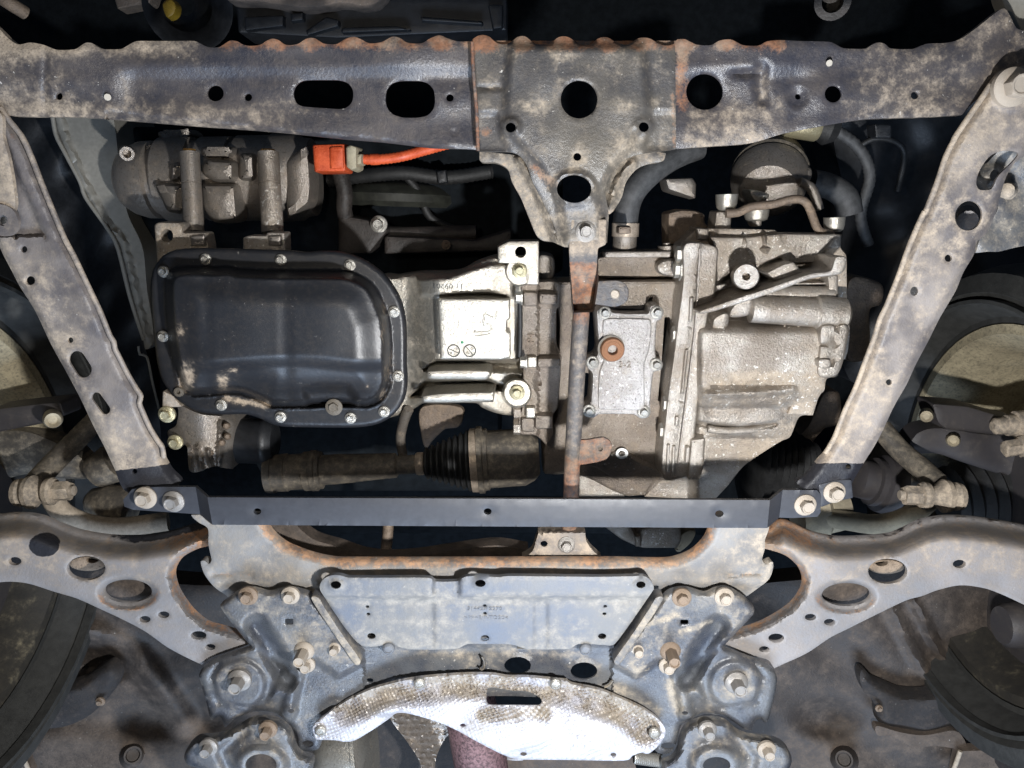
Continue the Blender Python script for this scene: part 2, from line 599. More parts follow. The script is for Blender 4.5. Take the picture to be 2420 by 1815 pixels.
def sheet(name, outline, h, mat, parent=None, holes=(), t=.003, skirt=0.0, cap=False, grid=9, hf=None, roll=.0012, rust=None, mud=None, blk=None,
          extra=None, angle=50, label=None, draft=0.0, edge_rust=0.0, hole_rust=0.0, seed=0, hole_depth=None):
    """pressed sheet: visible underside with relief hf(x, y) in metres, rolled rim, rims of holes, optional side walls (skirt) and closing cap"""
    outline = np.asarray(outline, float)
    holes = [np.asarray(q, float) for q in holes]
    xy, T = cdt([outline] + holes, grid, seed=seed, extra=extra)
    x, y = xy[:, 0], xy[:, 1]
    n = len(xy)
    ecount = {}
    for f in T:
        for a, b in ((f[0], f[1]), (f[1], f[2]), (f[2], f[0])):
            k = (min(a, b), max(a, b))
            ecount[k] = ecount.get(k, 0) + 1
    bd = [k for k, v in ecount.items() if v == 1]
    bverts = set(i for e in bd for i in e)
    z = h + (hf(x, y) if hf else np.zeros(n))
    isb = np.zeros(n, bool)
    isb[list(bverts)] = True
    onhole = np.zeros(n, bool)
    for q in holes:
        d = pdist(x, y, q)
        onhole |= (d < .2)
    zb = z + np.where(isb, roll, 0)
    Vb = Wn(x, y, zb)
    td = t if hole_depth is None else hole_depth
    V = [Vb]
    F = [tuple(f) for f in T]
    # upper copy of the sheet
    Vt = Vb + np.array([0, 0, t])
    Vt[onhole] = Vb[onhole] + np.array([0, 0, td])
    V.append(Vt)
    F += [(a + n, b + n, d + n) for a, b, d in T]
    extra_n = 2 * n
    if skirt:
        ids = sorted(i for i in bverts if not onhole[i])
        mpp = {i: extra_n + k for k, i in enumerate(ids)}
        lo = xy[ids]
        if draft:
            po = offset(outline, draft)
            pa = outline if area2(outline) > 0 else outline[::-1]
            idx = [int(np.argmin(((pa - q) ** 2).sum(1))) for q in lo]
            lo = po[idx]
        Vs = Wn(lo[:, 0], lo[:, 1], zb[ids])
        Vs[:, 2] = zb[ids] + skirt
        V.append(Vs)
        for a, b in bd:
            if a in mpp and b in mpp:
                F.append((a, b, mpp[b], mpp[a]))
            else:
                F.append((a, b, b + n, a + n))
        extra_n += len(ids)
        if cap:
            pa = outline
            order = []
            for q in pa:
                d = ((xy[ids] - q) ** 2).sum(1)
                k = mpp[ids[int(np.argmin(d))]]
                if not order or order[-1] != k:
                    order.append(k)
            if len(set(order)) == len(order) and len(order) > 2:
                F.append(tuple(order))
    else:
        F += [(a, b, b + n, a + n) for a, b in bd]
    V = np.concatenate(V)
    attrs = {}
    for key, fn, ed in (('rust', rust, edge_rust), ('mud', mud, 0), ('blk', blk, 0)):
        if fn is None and not ed and not (key == 'rust' and hole_rust):
            continue
        a = fn(x, y) if fn else np.zeros(n)
        a = np.asarray(a, float) + np.zeros(n)
        if key == 'rust' and ed:
            a = a + ed * (1 - sm(0, 16, pdist(x, y, outline)))
        if key == 'rust' and hole_rust:
            for q in holes:
                a = a + hole_rust * (1 - sm(0, 10, pdist(x, y, q)))
        full = np.zeros(len(V))
        full[:n] = a
        full[n:2 * n] = a
        if len(V) > 2 * n:
            full[2 * n:] = a[ids] if skirt else 0
        attrs[key] = full
    return ob(name, V, F, mat, parent, attrs, angle, label)


def slab(name, outline, h, depth, mat, parent=None, ch=.0025, chpx=None, draft=2.0, grid=12, hf=None, mud=None, rust=None, holes=(), label=None, angle=40, uneven=.0006, seed=0):
    """cast pad, rib or block: flat underside with bevelled rim and drafted side walls, open at the back where it runs into its neighbour"""
    P = np.asarray(outline, float)
    if area2(P) < 0:
        P = P[::-1]
    py = P[:, 1].mean()
    chpx = chpx if chpx is not None else ch / mp(py, h)
    inner = offset(P, -chpx)
    xy, T = cdt([inner] + [np.asarray(q, float) for q in holes], grid, seed=seed)
    x, y = xy[:, 0], xy[:, 1]
    n = len(xy)
    rel = (hf(x, y) if hf else 0) + uneven * wob(x, y, seed)
    z = h + rel + np.zeros(n)
    V = [Wn(x, y, z)]
    F = [tuple(f) for f in T]
    idx = [int(np.argmin(((xy - q) ** 2).sum(1))) for q in inner]
    m = len(P)
    zi = z[idx]
    V.append(Wn(P[:, 0] - (P[:, 0] - inner[:, 0]) * .3, P[:, 1] - (P[:, 1] - inner[:, 1]) * .3, zi + ch * .3))
    V.append(Wn(P[:, 0], P[:, 1], zi + ch))
    Q = offset(P, draft)
    far = Wn(Q[:, 0], Q[:, 1], zi + ch)
    far[:, 2] = h + depth
    V.append(far)
    b1, b2, b3 = n, n + m, n + 2 * m
    for i in range(m):
        j = (i + 1) % m
        if idx[i] != idx[j]:
            F.append((idx[i], idx[j], b1 + j, b1 + i))
        F.append((b1 + i, b1 + j, b2 + j, b2 + i))
        F.append((b2 + i, b2 + j, b3 + j, b3 + i))
    # rims of holes
    ec = {}
    for f in T:
        for a, b in ((f[0], f[1]), (f[1], f[2]), (f[2], f[0])):
            kk = (min(a, b), max(a, b))
            ec[kk] = ec.get(kk, 0) + 1
    V = np.concatenate(V)
    if len(holes):
        inn = set(idx)
        hb = [e for e, v in ec.items() if v == 1 and not (e[0] in inn and e[1] in inn)]
        ids = sorted(set(i for e in hb for i in e))
        mm = {i: len(V) + k for k, i in enumerate(ids)}
        up = V[ids] + np.array([0, 0, min(depth * .8, .03)])
        V = np.concatenate([V, up])
        F += [(a, b, mm[b], mm[a]) for a, b in hb]
    attrs = {}
    for key, fn in (('mud', mud), ('rust', rust)):
        if fn:
            full = np.zeros(len(V))
            full[:n] = fn(x, y)
            full[n:n + m] = full[idx]
            full[n + m:n + 2 * m] = full[idx]
            attrs[key] = full
    return ob(name, V, F, mat, parent, attrs, angle, label)


def lathe(name, p0, p1, prof, mat, parent=None, n=36, label=None, angle=35, cap=True):
    """body of revolution from p0 to p1; prof = [(position 0..1, radius m)]"""
    p0, p1 = Vector(p0), Vector(p1)
    ax = (p1 - p0)
    L = ax.length
    ax.normalize()
    up = Vector((0, 0, 1)) if abs(ax.z) < .9 else Vector((0, 1, 0))
    e1 = ax.cross(up).normalized()
    e2 = ax.cross(e1).normalized()
    V, F = [], []
    for s, r in prof:
        for k in range(n):
            a = 2 * math.pi * k / n
            V.append(p0 + ax * (s * L) + (e1 * math.cos(a) + e2 * math.sin(a)) * r)
    for i in range(len(prof) - 1):
        for k in range(n):
            k2 = (k + 1) % n
            F.append((i * n + k, i * n + k2, (i + 1) * n + k2, (i + 1) * n + k))
    if cap:
        F.append(tuple(range(n)))
        F.append(tuple(range((len(prof) - 1) * n, len(prof) * n)))
    return ob(name, [tuple(v) for v in V], F, mat, parent, None, angle, label)


def path3(pts, step=.008):
    """smooth 3-D path through (px, py, h) points"""
    P = [np.array(W(*p)) for p in pts]
    out = []
    n = len(P)
    for i in range(n - 1):
        p1, p2 = P[i], P[i + 1]
        p0 = P[i - 1] if i else p1
        p3 = P[i + 2] if i < n - 2 else p2
        k = max(2, int(np.linalg.norm(p2 - p1) / step))
        for j in range(k):
            t = j / k
            out.append(.5 * (2 * p1 + (p2 - p0) * t + (2 * p0 - 5 * p1 + 4 * p2 - p3) * t * t + (3 * p1 - p0 - 3 * p2 + p3) * t ** 3))
    out.append(P[-1])
    return out


def tube(name, pts, r, mat, parent=None, n=16, step=.008, label=None, rust=None, world=False, mud=None, ribs=None):
    """round tube; r = metres or function of 0..1"""
    C = [np.array(p) for p in pts] if world else path3(pts, step)
    C = [Vector(q) for q in C]
    V, F = [], []
    prev = None
    m = len(C)
    tt = []
    for i, q in enumerate(C):
        d = (C[min(i + 1, m - 1)] - C[max(i - 1, 0)]).normalized()
        if prev is None:
            up = Vector((0, 0, 1)) if abs(d.z) < .9 else Vector((0, 1, 0))
            e1 = d.cross(up).normalized()
        else:
            e1 = (prev - d * prev.dot(d)).normalized()
        prev = e1
        e2 = d.cross(e1)
        s = i / (m - 1)
        rr = r(s) if callable(r) else r
        if ribs:
            rr *= 1 + ribs[0] * (1 if (i // ribs[1]) % 2 else -1)
        for k in range(n):
            a = 2 * math.pi * k / n
            V.append(q + (e1 * math.cos(a) + e2 * math.sin(a)) * rr)
            tt.append(s)
    for i in range(m - 1):
        for k in range(n):
            k2 = (k + 1) % n
            F.append((i * n + k, i * n + k2, (i + 1) * n + k2, (i + 1) * n + k))
    F.append(tuple(range(n)))
    F.append(tuple(range((m - 1) * n, m * n)))
    at = {}
    if rust:
        at['rust'] = [rust(s) for s in tt]
    if mud:
        at['mud'] = [mud(s) for s in tt]
    return ob(name, [tuple(v) for v in V], F, mat, parent, at, 50, label)


def bolt_mesh(name, head_r=.60, head_h=.62, fl_h=.16, socket=False, mark=True):
    """flanged hex bolt, flange radius 1, axis towards -z (downwards), seat at z = 0"""
    V, F = [], []
    rings = []

    def ring(n, r, z, ph=0.0, hexr=None):
        b = len(V)
        for k in range(n):
            a = 2 * math.pi * k / n + ph
            rr = r
            if hexr is not None:
                q = (a % (math.pi / 3)) - math.pi / 6
                rr = hexr * math.cos(math.pi / 6) / math.cos(q)
                rr = rr * .93 + r * .07
            V.append((rr * math.cos(a), rr * math.sin(a), z))
        rings.append((b, n))

    N = 36
    ring(N, 1.0, .25)
    ring(N, 1.0, -fl_h * .55)
    ring(N, .95, -fl_h * .85)
    ring(N, head_r * 1.12, -fl_h * 1.6)
    ring(N, head_r, -fl_h * 1.7, hexr=head_r)
    ring(N, head_r, -fl_h - head_h * .86, hexr=head_r)
    ring(N, head_r * .86, -fl_h - head_h, hexr=None)
    if socket:
        ring(N, head_r * .56, -fl_h - head_h)
        ring(N, head_r * .50, -fl_h - head_h * .8)
        ring(N, head_r * .46, .22, hexr=head_r * .46)
    elif mark:
        ring(N, head_r * .72, -fl_h - head_h)
        ring(N, head_r * .62, -fl_h - head_h * .93)
    for (a, n), (b, _) in zip(rings, rings[1:]):
        for k in range(n):
            k2 = (k + 1) % n
            F.append((a + k, a + k2, b + k2, b + k))
    a, n = rings[-1]
    F.append(tuple(range(a, a + n)))
    me = bpy.data.meshes.new(name)
    me.from_pydata(V, [], F)
    bm = bmesh.new()
    bm.from_mesh(me)
    bmesh.ops.recalc_face_normals(bm, faces=bm.faces)
    bm.to_mesh(me)
    bm.free()
    for p in me.polygons:
        p.use_smooth = True
    me.set_sharp_from_angle(angle=math.radians(28))
    return me


BM = {}


def bolt(px, py, h, rpx, parent, mat='bolt_steel', kind='hex', axis=None, label=None, name='bolt', turn=None, long=1.0):
    """one bolt: (px, py) = centre of its seat, rpx = flange radius in photo pixels"""
    if mat == 'bolt_steel':
        mat = ('bolt_steel', 'bolt_rusty', 'bolt_grey', 'bolt_steel', 'bolt_grey')[int(px * 1.7 + py * 2.3) % 5]
    key = (kind, mat)
    if key not in BM:
        kw = {'hex': {}, 'tall': dict(head_h=1.0), 'big': dict(head_r=.62, head_h=.75, fl_h=.12), 'clip': dict(head_r=.62, head_h=.1, fl_h=.3, mark=False),
              'socket': dict(head_r=.8, head_h=.2, fl_h=.25, socket=True), 'nut': dict(head_r=.72, head_h=.9, socket=True)}[kind]
        me = bolt_mesh('bolt_' + kind, **kw)
        me.materials.append(MATS[mat])
        BM[key] = me
    o = bpy.data.objects.new(name, BM[key])
    COL.objects.link(o)
    o.parent = parent
    w = W(px, py, h)
    o.location = w - wloc(parent)
    s = rpx * mp(py, h)
    o.scale = (s, s, s * long)
    if axis is not None:
        o.rotation_mode = 'QUATERNION'
        o.rotation_quaternion = Vector((0, 0, -1)).rotation_difference(Vector(axis).normalized())
    else:
        o.rotation_euler = (0, 0, turn if turn is not None else (px * 7.3 + py * 3.1) % 1.0)
    if label:
        o['label'] = label
    return o


def text(body, px, py, h, size_px, mat, parent, rot=0.0, depth=.0012, name='lettering', label=None, stretch=1.0):
    cu = bpy.data.curves.new('lettering_curve', 'FONT')
    cu.body = body
    cu.align_x = 'CENTER'
    cu.align_y = 'CENTER'
    cu.size = size_px * mp(py, h)
    cu.extrude = depth / 2
    cu.resolution_u = 3
    tmp = bpy.data.objects.new('lettering_tmp', cu)
    COL.objects.link(tmp)
    dg = bpy.context.evaluated_depsgraph_get()
    me = bpy.data.meshes.new_from_object(tmp.evaluated_get(dg))
    bpy.data.objects.remove(tmp)
    bpy.data.curves.remove(cu)
    me.materials.clear()
    me.materials.append(MATS[mat])
    o = bpy.data.objects.new(name, me)
    COL.objects.link(o)
    o.parent = parent
    o.location = W(px, py, h) - wloc(parent)
    o.scale = (stretch, 1, 1)
    o.rotation_euler = (math.pi, 0, math.radians(rot))
    if label:
        o['label'] = label
    return o


def ringmesh(name, px, py, h, r0, r1, th, mat, parent, ry=1.0, label=None):
    """flat ring (washer, stamp rim); radii in photo pixels"""
    s = mp(py, h)
    cpt = W(px, py, h)
    V, F = [], []
    n = 32
    for r, dz in ((r0, 0), (r1, 0), (r1, th), (r0, th)):
        for k in range(n):
            a = 2 * math.pi * k / n
            V.append((cpt.x + r * s * math.cos(a), cpt.y + r * s * ry * math.sin(a), cpt.z + dz))
    for i in range(4):
        j = (i + 1) % 4
        for k in range(n):
            k2 = (k + 1) % n
            F.append((i * n + k, i * n + k2, j * n + k2, j * n + k))
    return ob(name, V, F, mat, parent, None, 35, label)


def structure(o):
    o['kind'] = 'structure'
    return o

# ================================================================== setting
def build_setting():
    # dark inside of the engine bay, closed high above everything
    P = rp([(-900, -700), (3300, -700), (3300, 2500), (-900, 2500)], 10, 200)
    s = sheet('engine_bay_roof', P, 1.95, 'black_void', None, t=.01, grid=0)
    structure(s)
    # floor pan left and right of the rear of the picture
    def hfl(x, y):
        z = .02 * wob(x, y, 5, 1.6)
        z = z - .030 * line(x, y, [(-40, 1500), (150, 1470), (330, 1560), (430, 1700)], 40)
        z = z + .035 * spot(x, y, 225, 1555, 120, 70, .7)
        z = z - .02 * sm(1690, 1760, y)
        z = z - .012 * spot(x, y, 312, 1788, 26, 16, .3) + .012 * spot(x, y, 312, 1788, 16, 9, .4)
        return z
    L = cr([(-420, 1380), (200, 1360), (420, 1380), (640, 1400), (780, 1500), (800, 1900), (-420, 1900)], True, 12)
    s = sheet('floor_pan_left', L, 1.27, 'floor_paint', None, grid=11, hf=hfl, skirt=.05, t=.003, mud=lambda x, y: .35 * sm(1640, 1760, y) + .2 * spot(x, y, 320, 1690, 240, 110, .9))
    structure(s)
    def hfr(x, y):
        z = .018 * wob(x, y, 9, 1.6)
        z = z - .018 * line(x, y, [(2110, 1440), (2180, 1580), (2300, 1740)], 22) - .018 * line(x, y, [(2160, 1420), (2230, 1560), (2380, 1760)], 14)
        z = z + .02 * spot(x, y, 1960, 1700, 110, 60, .8)
        z = z - .012 * spot(x, y, 1995, 1796, 28, 17, .3) + .012 * spot(x, y, 1995, 1798, 17, 10, .4)
        return z
    R = cr([(1600, 1500), (1720, 1400), (1900, 1370), (2160, 1360), (2900, 1380), (2900, 1900), (1620, 1900)], True, 12)
    s = sheet('floor_pan_right', R, 1.27, 'floor_paint', None, grid=11, hf=hfr, skirt=.05, t=.003, mud=lambda x, y: .3 * spot(x, y, 1960, 1800, 200, 120, .9) + .35 * spot(x, y, 2180, 1750, 110, 40, .6))
    structure(s)



build_setting()


def corner_liners():
    t = thing('splash_liner', 'dark crumpled splash liner flap in the lower left corner', 'liner', (170, 1670, 1.22), 'splash liner flaps')
    P = cr(c('J', (340, 1125), (430, 1120), (540, 1080), (640, 1010), (720, 975), (775, 1035), (760, 1120), (690, 1220), (560, 1330), (400, 1392), (200, 1400), (60, 1360), (120, 1250), (220, 1170)), True, 7)
    sheet('flap', P, 1.225, 'liner_felt', t, grid=8, hf=lambda x, y: .012 * wob(x, y, 61) + .012 * (1 - sm(0, 20, pdist(x, y, P))), skirt=.02)
    bolt(*c1('J', 655, 1225), 1.222, 11, t, 'bolt_rusty', 'hex')
    t = thing('splash_liner', 'dark crumpled splash liner flap in the lower right corner', 'liner', (2130, 1680, 1.22), 'splash liner flaps')
    P2 = cr(c('M', (1150, 1020), (1185, 1030), (1230, 1080), (1320, 1120), (1420, 1160), (1570, 1170), (1660, 1160), (1760, 1250), (1800, 1350), (1740, 1410), (1560, 1440), (1380, 1420), (1270, 1370), (1245, 1250), (1170, 1160), (1140, 1080)), True, 7)
    sheet('flap', P2, 1.225, 'liner_felt', t, grid=8, hf=lambda x, y: .012 * wob(x, y, 67) + .012 * (1 - sm(0, 20, pdist(x, y, P2))), skirt=.02)
    bolt(*c1('M', 1265, 1270), 1.222, 9, t, 'bolt_rusty', 'hex')
    P3 = cr(c('M', (1250, 1385), (1400, 1425), (1560, 1445), (1740, 1415), (1800, 1440), (1830, 1535), (1640, 1515), (1500, 1525), (1420, 1490), (1340, 1450), (1255, 1445)), True, 7)
    sheet('flange_strip', P3, 1.218, 'floor_paint', t, grid=8, hf=lambda x, y: .006 * wob(x, y, 70), skirt=.015, mud=lambda x, y: .55 + 0 * x)
    for lab, pts, seam in (('pale jacking seam plate in the bottom left corner', c('J', (-80, 1550, 0), (110, 1515, 0), (150, 1580), (200, 1700, 0), (-80, 1700, 0)), c('J', (108, 1515), (150, 1590), (195, 1690))),
                           ('pale jacking seam plate in the bottom right corner', c('M', (1790, 1550, 0), (2080, 1540, 0), (2300, 1640, 0), (2300, 1800, 0), (1740, 1800, 0)), c('M', (1795, 1548), (1770, 1620), (1735, 1710)))):
        q = thing('seam_plate', lab, 'body panel', (pts[0][0], pts[0][1], 1.2), 'seam plates in the corners')
        Pp = cr(pts, True, 7)
        sheet('plate', Pp, 1.205, 'floor_paint', q, grid=9, hf=lambda x, y: .004 * wob(x, y, 72), skirt=.02, mud=lambda x, y: .5 + 0 * x)
        tube('seam_flange', [(a, b, 1.203) for a, b in seam], .004, 'link_dirt', q, 8, mud=lambda s_: .5)
    # rubber drain plugs pressed into the floor
    for px, py, lab in ((314, 1785, 'dull brown oval floor plug at the bottom left'), (1995, 1795, 'dull brown oval floor plug at the bottom right')):
        q = thing('floor_plug', lab, 'floor plug', (px, py, 1.2), 'floor plugs')
        lathe('dish', W(px, py, 1.225), W(px, py, 1.26), [(.15, .003), (.15, .010), (.0, .012), (.0, .015), (.5, .020), (1, .025)], 'floor_paint', q, 32)


corner_liners()


# ================================================================== wheels, liners, shafts at the sides
def wheel(sgn, X, cy, cz, r, lab):
    t = bpy.data.objects.new('wheel', None)
    COL.objects.link(t)
    t.location = (sgn * X, cy, cz)
    t['label'] = lab
    t['category'] = 'wheel'
    t['group'] = 'wheels at the sides of the picture'
    x0 = sgn * X
    def P(s):
        return (x0 + sgn * s, cy, cz)
    ty = [(.0, r + .004), (.0, r + .016), (-.03, r + .03), (-.05, r + .055), (-.04, r + .085), (.0, r + .10), (.06, r + .106), (.18, r + .106), (.25, r + .09), (.27, r + .04), (.24, r), (.0, r + .004)]
    tl = .3
    tyre = lathe('tyre', P(0), P(tl), [(a / tl, b) for a, b in ty], 'tyre_rubber', t, 72, cap=False)
    # moulded ribs on the sidewall
    for k, rr in enumerate((r + .040, r + .066)):
        lathe('sidewall_rib', P(-.055 + .012 * k), P(-.040 + .012 * k), [(0, rr - .003), (0, rr + .003), (1, rr + .004), (1, rr - .004), (0, rr - .003)], 'tyre_rubber', tyre, 72, cap=False)
    rim = [(.0, r - .012), (.0, r + .006), (.012, r + .008), (.02, r - .012), (.05, r - .030), (.19, r - .036), (.19, r - .044), (.05, r - .038), (.012, r - .020), (0, r - .012)]
    ro = lathe('rim', P(0), P(tl), [(a / tl, b) for a, b in rim], 'rim_dust_and_shade', t, 72, cap=False)
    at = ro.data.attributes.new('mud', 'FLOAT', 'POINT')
    at.data.foreach_set('value', np.array([.45 + 1.25 * (1 - float(sm(-.06, .02, v.co.y))) for v in ro.data.vertices], np.float32))  # tan dust in front; the dark rear half paints in the barrel's shade
    lathe('wheel_disc', P(.17), P(.185), [(0, .02), (0, r - .02), (1, r - .02), (1, .02)], 'wheel_inner', t, 72)
    return t


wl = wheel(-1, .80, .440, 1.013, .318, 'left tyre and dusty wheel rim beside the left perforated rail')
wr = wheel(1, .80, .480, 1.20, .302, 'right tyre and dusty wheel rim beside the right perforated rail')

# brake discs' splash shields and hubs inside the wheels; the dark discs are enlarged to stand in for shade
def splash(sgn, X, cy, cz, r, lab):
    t = bpy.data.objects.new('brake_shield', None)
    COL.objects.link(t)
    t.location = (sgn * X, cy, cz)
    t['label'] = lab
    t['category'] = 'brake shield'
    a = (sgn * X, cy, cz)
    b = (sgn * (X + .012), cy, cz)
    lathe('shield_and_shade_disc', a, b, [(0, .03), (0, r * .93), (.5, r), (1, r)], 'dust_shield', t, 48)
    lathe('hub_carrier', (sgn * (X - .06), cy, cz), b, [(0, .03), (.1, .035), (.6, .04), (.8, .06), (1, .065)], 'dust_shield', t, 32)
    return t


splash(-1, .86, .60, 1.0, .31, 'dark brake shield, enlarged to stand in for shade, inside the left wheel')
splash(1, .86, .66, 1.15, .31, 'dark brake shield, enlarged to stand in for shade, inside the right wheel')

# lower knuckle parts seen at the right edge
t = thing('ball_joint', 'tan ball joint stud with nut at the right picture edge', 'ball joint', (2400, 1010, 1.2))
lathe('stud', W(2345, 1008, 1.2), W(2450, 1000, 1.2), [(0, .008), (.06, .013), (.3, .014), (.32, .017), (.5, .017), (.52, .022), (1, .024)], 'link_dirt', t, 20)
lathe('nut', W(2372, 1062, 1.18), W(2450, 1050, 1.18), [(0, .010), (.05, .014), (.45, .014), (.5, .018), (1, .018)], 'link_dirt', t, 6)

# dark drive-shaft boot at the right
t = thing('axle_boot', 'black ribbed rubber boot of the right axle below the right wheel', 'rubber boot', (2390, 1180, 1.3))
pr = []
for k in range(11):
    pr += [(k / 11, .050 + .004 * k), ((k + .5) / 11, .064 + .005 * k)]
lathe('bellows', W(2235, 1185, 1.32), W(2520, 1150, 1.32), pr, 'black_rubber', t, 36)
t = thing('inner_axle_boot', 'black ribbed boot between the gearbox corner and the right rail', 'rubber boot', (1860, 1100, 1.3))
pr = []
for k in range(9):
    pr += [(k / 9, .075 - .004 * k), ((k + .5) / 9, .088 - .005 * k)]
lathe('bellows', W(1770, 1090, 1.30), W(1925, 1110, 1.30), pr, 'black_rubber', t, 36)
lathe('axle', W(1925, 1110, 1.30), W(2230, 1160, 1.32), [(0, .018), (1, .018)], 'shaft_steel', t, 20)


def inner_fender():
    t = thing('inner_fender_panel', 'grey inner fender panel left of the compressor', 'body panel', (230, 420, 1.36))
    P = cr(c('A', (330, 700, 0), (730, 700, 0), (760, 900), (785, 1150), (835, 1400), (910, 1560), (940, 1659)) + c('D', (960, 500), (1000, 760), (990, 870), (950, 900), (930, 800), (860, 560), (790, 280), (700, 60)) +
           c('A', (700, 1500), (600, 1360), (540, 1260), (500, 1130), (420, 980), (365, 900)), True, 8)
    def hf(x, y):
        z = -.010 * line(x, y, c('A', (380, 760), (440, 950), (560, 1230), (700, 1480)) + c('D', (800, 200), (880, 520), (950, 830)), 12, 8)
        return z + .003 * wob(x, y, 3)
    sheet('panel', P, 1.34, 'fender_panel', t, grid=9, hf=hf, skirt=.15, t=.002)
    tube('seam_flange', [(*c1('A', 340, 740), 1.33), (*c1('A', 365, 880), 1.33), (*c1('A', 420, 990), 1.33), (*c1('A', 525, 1190), 1.33), (*c1('A', 560, 1290), 1.33), (*c1('A', 700, 1490), 1.33),
                         (*c1('D', 770, 240), 1.33), (*c1('D', 850, 560), 1.33), (*c1('D', 940, 840), 1.33)], .0035, 'fender_panel', t, 8)
    t2 = thing('wheel_house_liner', 'dark felt wheel house liner left of the grey fender panel', 'liner', (150, 600, 1.42))
    P = cr(c('A', (60, 700), (340, 760), (420, 1000), (560, 1290), (720, 1520)) + c('D', (850, 560), (940, 850), (1030, 1270), (1000, 1600), (500, 1500), (200, 700), (-200, 0), (-200, -600)), True, 14)
    sheet('liner', P, 1.44, 'dark_plastic', t2, grid=16, hf=lambda x, y: .02 * wob(x, y, 6), skirt=.1)
    tube('brake_wire', [(*c1('D', 905, 880), 1.3), (*c1('D', 915, 935), 1.3), (*c1('D', 960, 950), 1.3), (*c1('D', 1000, 1130), 1.3), (*c1('D', 1040, 1290), 1.3)], .0022, 'fender_panel', t2, 8)
    # dark liner on the right
    t3 = thing('wheel_house_liner', 'dark wheel house liner behind the right rail', 'liner', (2150, 500, 1.5))
    P = cr([(2000, 260), (2600, 200), (2700, 800), (2420, 700), (2240, 720), (2080, 860), (2010, 900), (1960, 700), (2000, 500)], True, 14)
    sheet('liner', P, 1.5, 'dark_plastic', t3, grid=18, hf=lambda x, y: .03 * wob(x, y, 16), skirt=.1)


inner_fender()


def front_stuff():
    """dim plastic and pipes beyond the front crossmember"""
    t = thing('fan_shroud', 'dim black fan shroud ahead of the crossmember', 'fan shroud', (900, 60, 1.30))
    P = rp(c('A', (1540, 10), (2212, -40)) + c('B', (1100, -30), (1100, 200), (0, 250)) + c('A', (1560, 215)), 5)
    slab('shroud', P, 1.30, .08, 'dark_plastic', t, ch=.004, grid=20)
    for q in (c('A', (1600, 110), (1850, 100), (1850, 170), (1600, 200)), c('A', (1900, 90), (1980, 80), (1980, 130), (1900, 140)), c('A', (2000, 200), (2130, 110), (2212, 130), (2212, 170), (2010, 230)),
              c('B', (20, 180), (380, 170), (470, 195), (20, 215)), c('B', (540, 110), (940, 140), (940, 160), (540, 135)), c('B', (980, 30), (1070, 30), (1070, 180), (1010, 190))):
        slab('louvre', rp(q, 3), 1.285, .03, 'dark_plastic', t, ch=.002)
    t = thing('bumper_reinforcement', 'tan edged metal lip at the top edge of the picture', 'metal strip', (750, 0, 1.35))
    P = cr(c('A', (1440, -60), (1500, 0), (1700, 12), (1850, 35), (2000, 50), (2130, 40), (2212, 20)) + c('B', (80, 25), (150, 40), (250, 20), (300, -60)), True, 6)
    slab('lip', P, 1.26, .05, 'floor_paint', t, ch=.003, mud=lambda x, y: .5 + 0 * x)
    t = thing('horn', 'olive horn with a yellow plug near the top left', 'horn', (410, 30, 1.40))
    lathe('bell', W(*c1('A', 1190, 20), 1.43), W(*c1('A', 1230, 40), 1.30), [(0, .02), (.3, .03), (.7, .055), (.95, .065), (1, .066), (.97, .060), (.6, .04)], 'dark_plastic', t, 32, cap=False)
    slab('yellow_plug', cr(c('A', (1065, 20), (1110, -10), (1150, 30), (1140, 90), (1095, 115), (1070, 70))), 1.24, .02, 'yellow_plastic', t, ch=.004)
    slab('bracket', rp(c('A', (740, -40), (1000, -40), (980, 20), (770, 60)), 4), 1.29, .03, 'brown_alu', t)
    t = thing('hose_end', 'small pipe stub with round mouth at the top right', 'pipe', (1965, 5, 1.35))
    lathe('stub', W(1960, 5, 1.38), W(1968, 4, 1.30), [(0, .022), (.8, .022), (.85, .027), (1, .027), (1, .016), (.5, .014)], 'dark_metal', t, 28)
    t = thing('wiring_rail', 'pale thin pipe in the dark top left corner', 'pipe', (40, 20, 1.38))
    tube('pipe', [(*c1('A', -60, -60), 1.38), (*c1('A', 60, 20), 1.38), (*c1('A', 165, 85), 1.40)], .011, 'brown_alu', t)
    # corner of a grey shield at the very top right
    t = thing('corner_shield', 'plain grey splash shield in the top right corner', 'shield', (2410, 30, 1.0))
    sheet('shield', cr(c('C', (2130, -60), (2140, 40), (2180, 130), (2230, 200), (2400, 260), (2400, -60)), True, 8), .985, 'fender_panel', t, skirt=.02)


front_stuff()


# ================================================================== front crossmember
def scallops(x, y):
    """rust and dirt rings round the spot welds of the scalloped edge"""
    m = np.zeros_like(x)
    for px in (544, 644, 730, 836, 930, 1040, 1140, 1232, 1331, 1425, 1520, 1618, 1716, 1831):
        m = np.maximum(m, (.45 + .55 * ((px * 37 % 100) / 100)) * spot(x, y, px + px % 9 - 4, 98, 34 + px % 11, 38 + px % 13, .8))
    return .6 * m


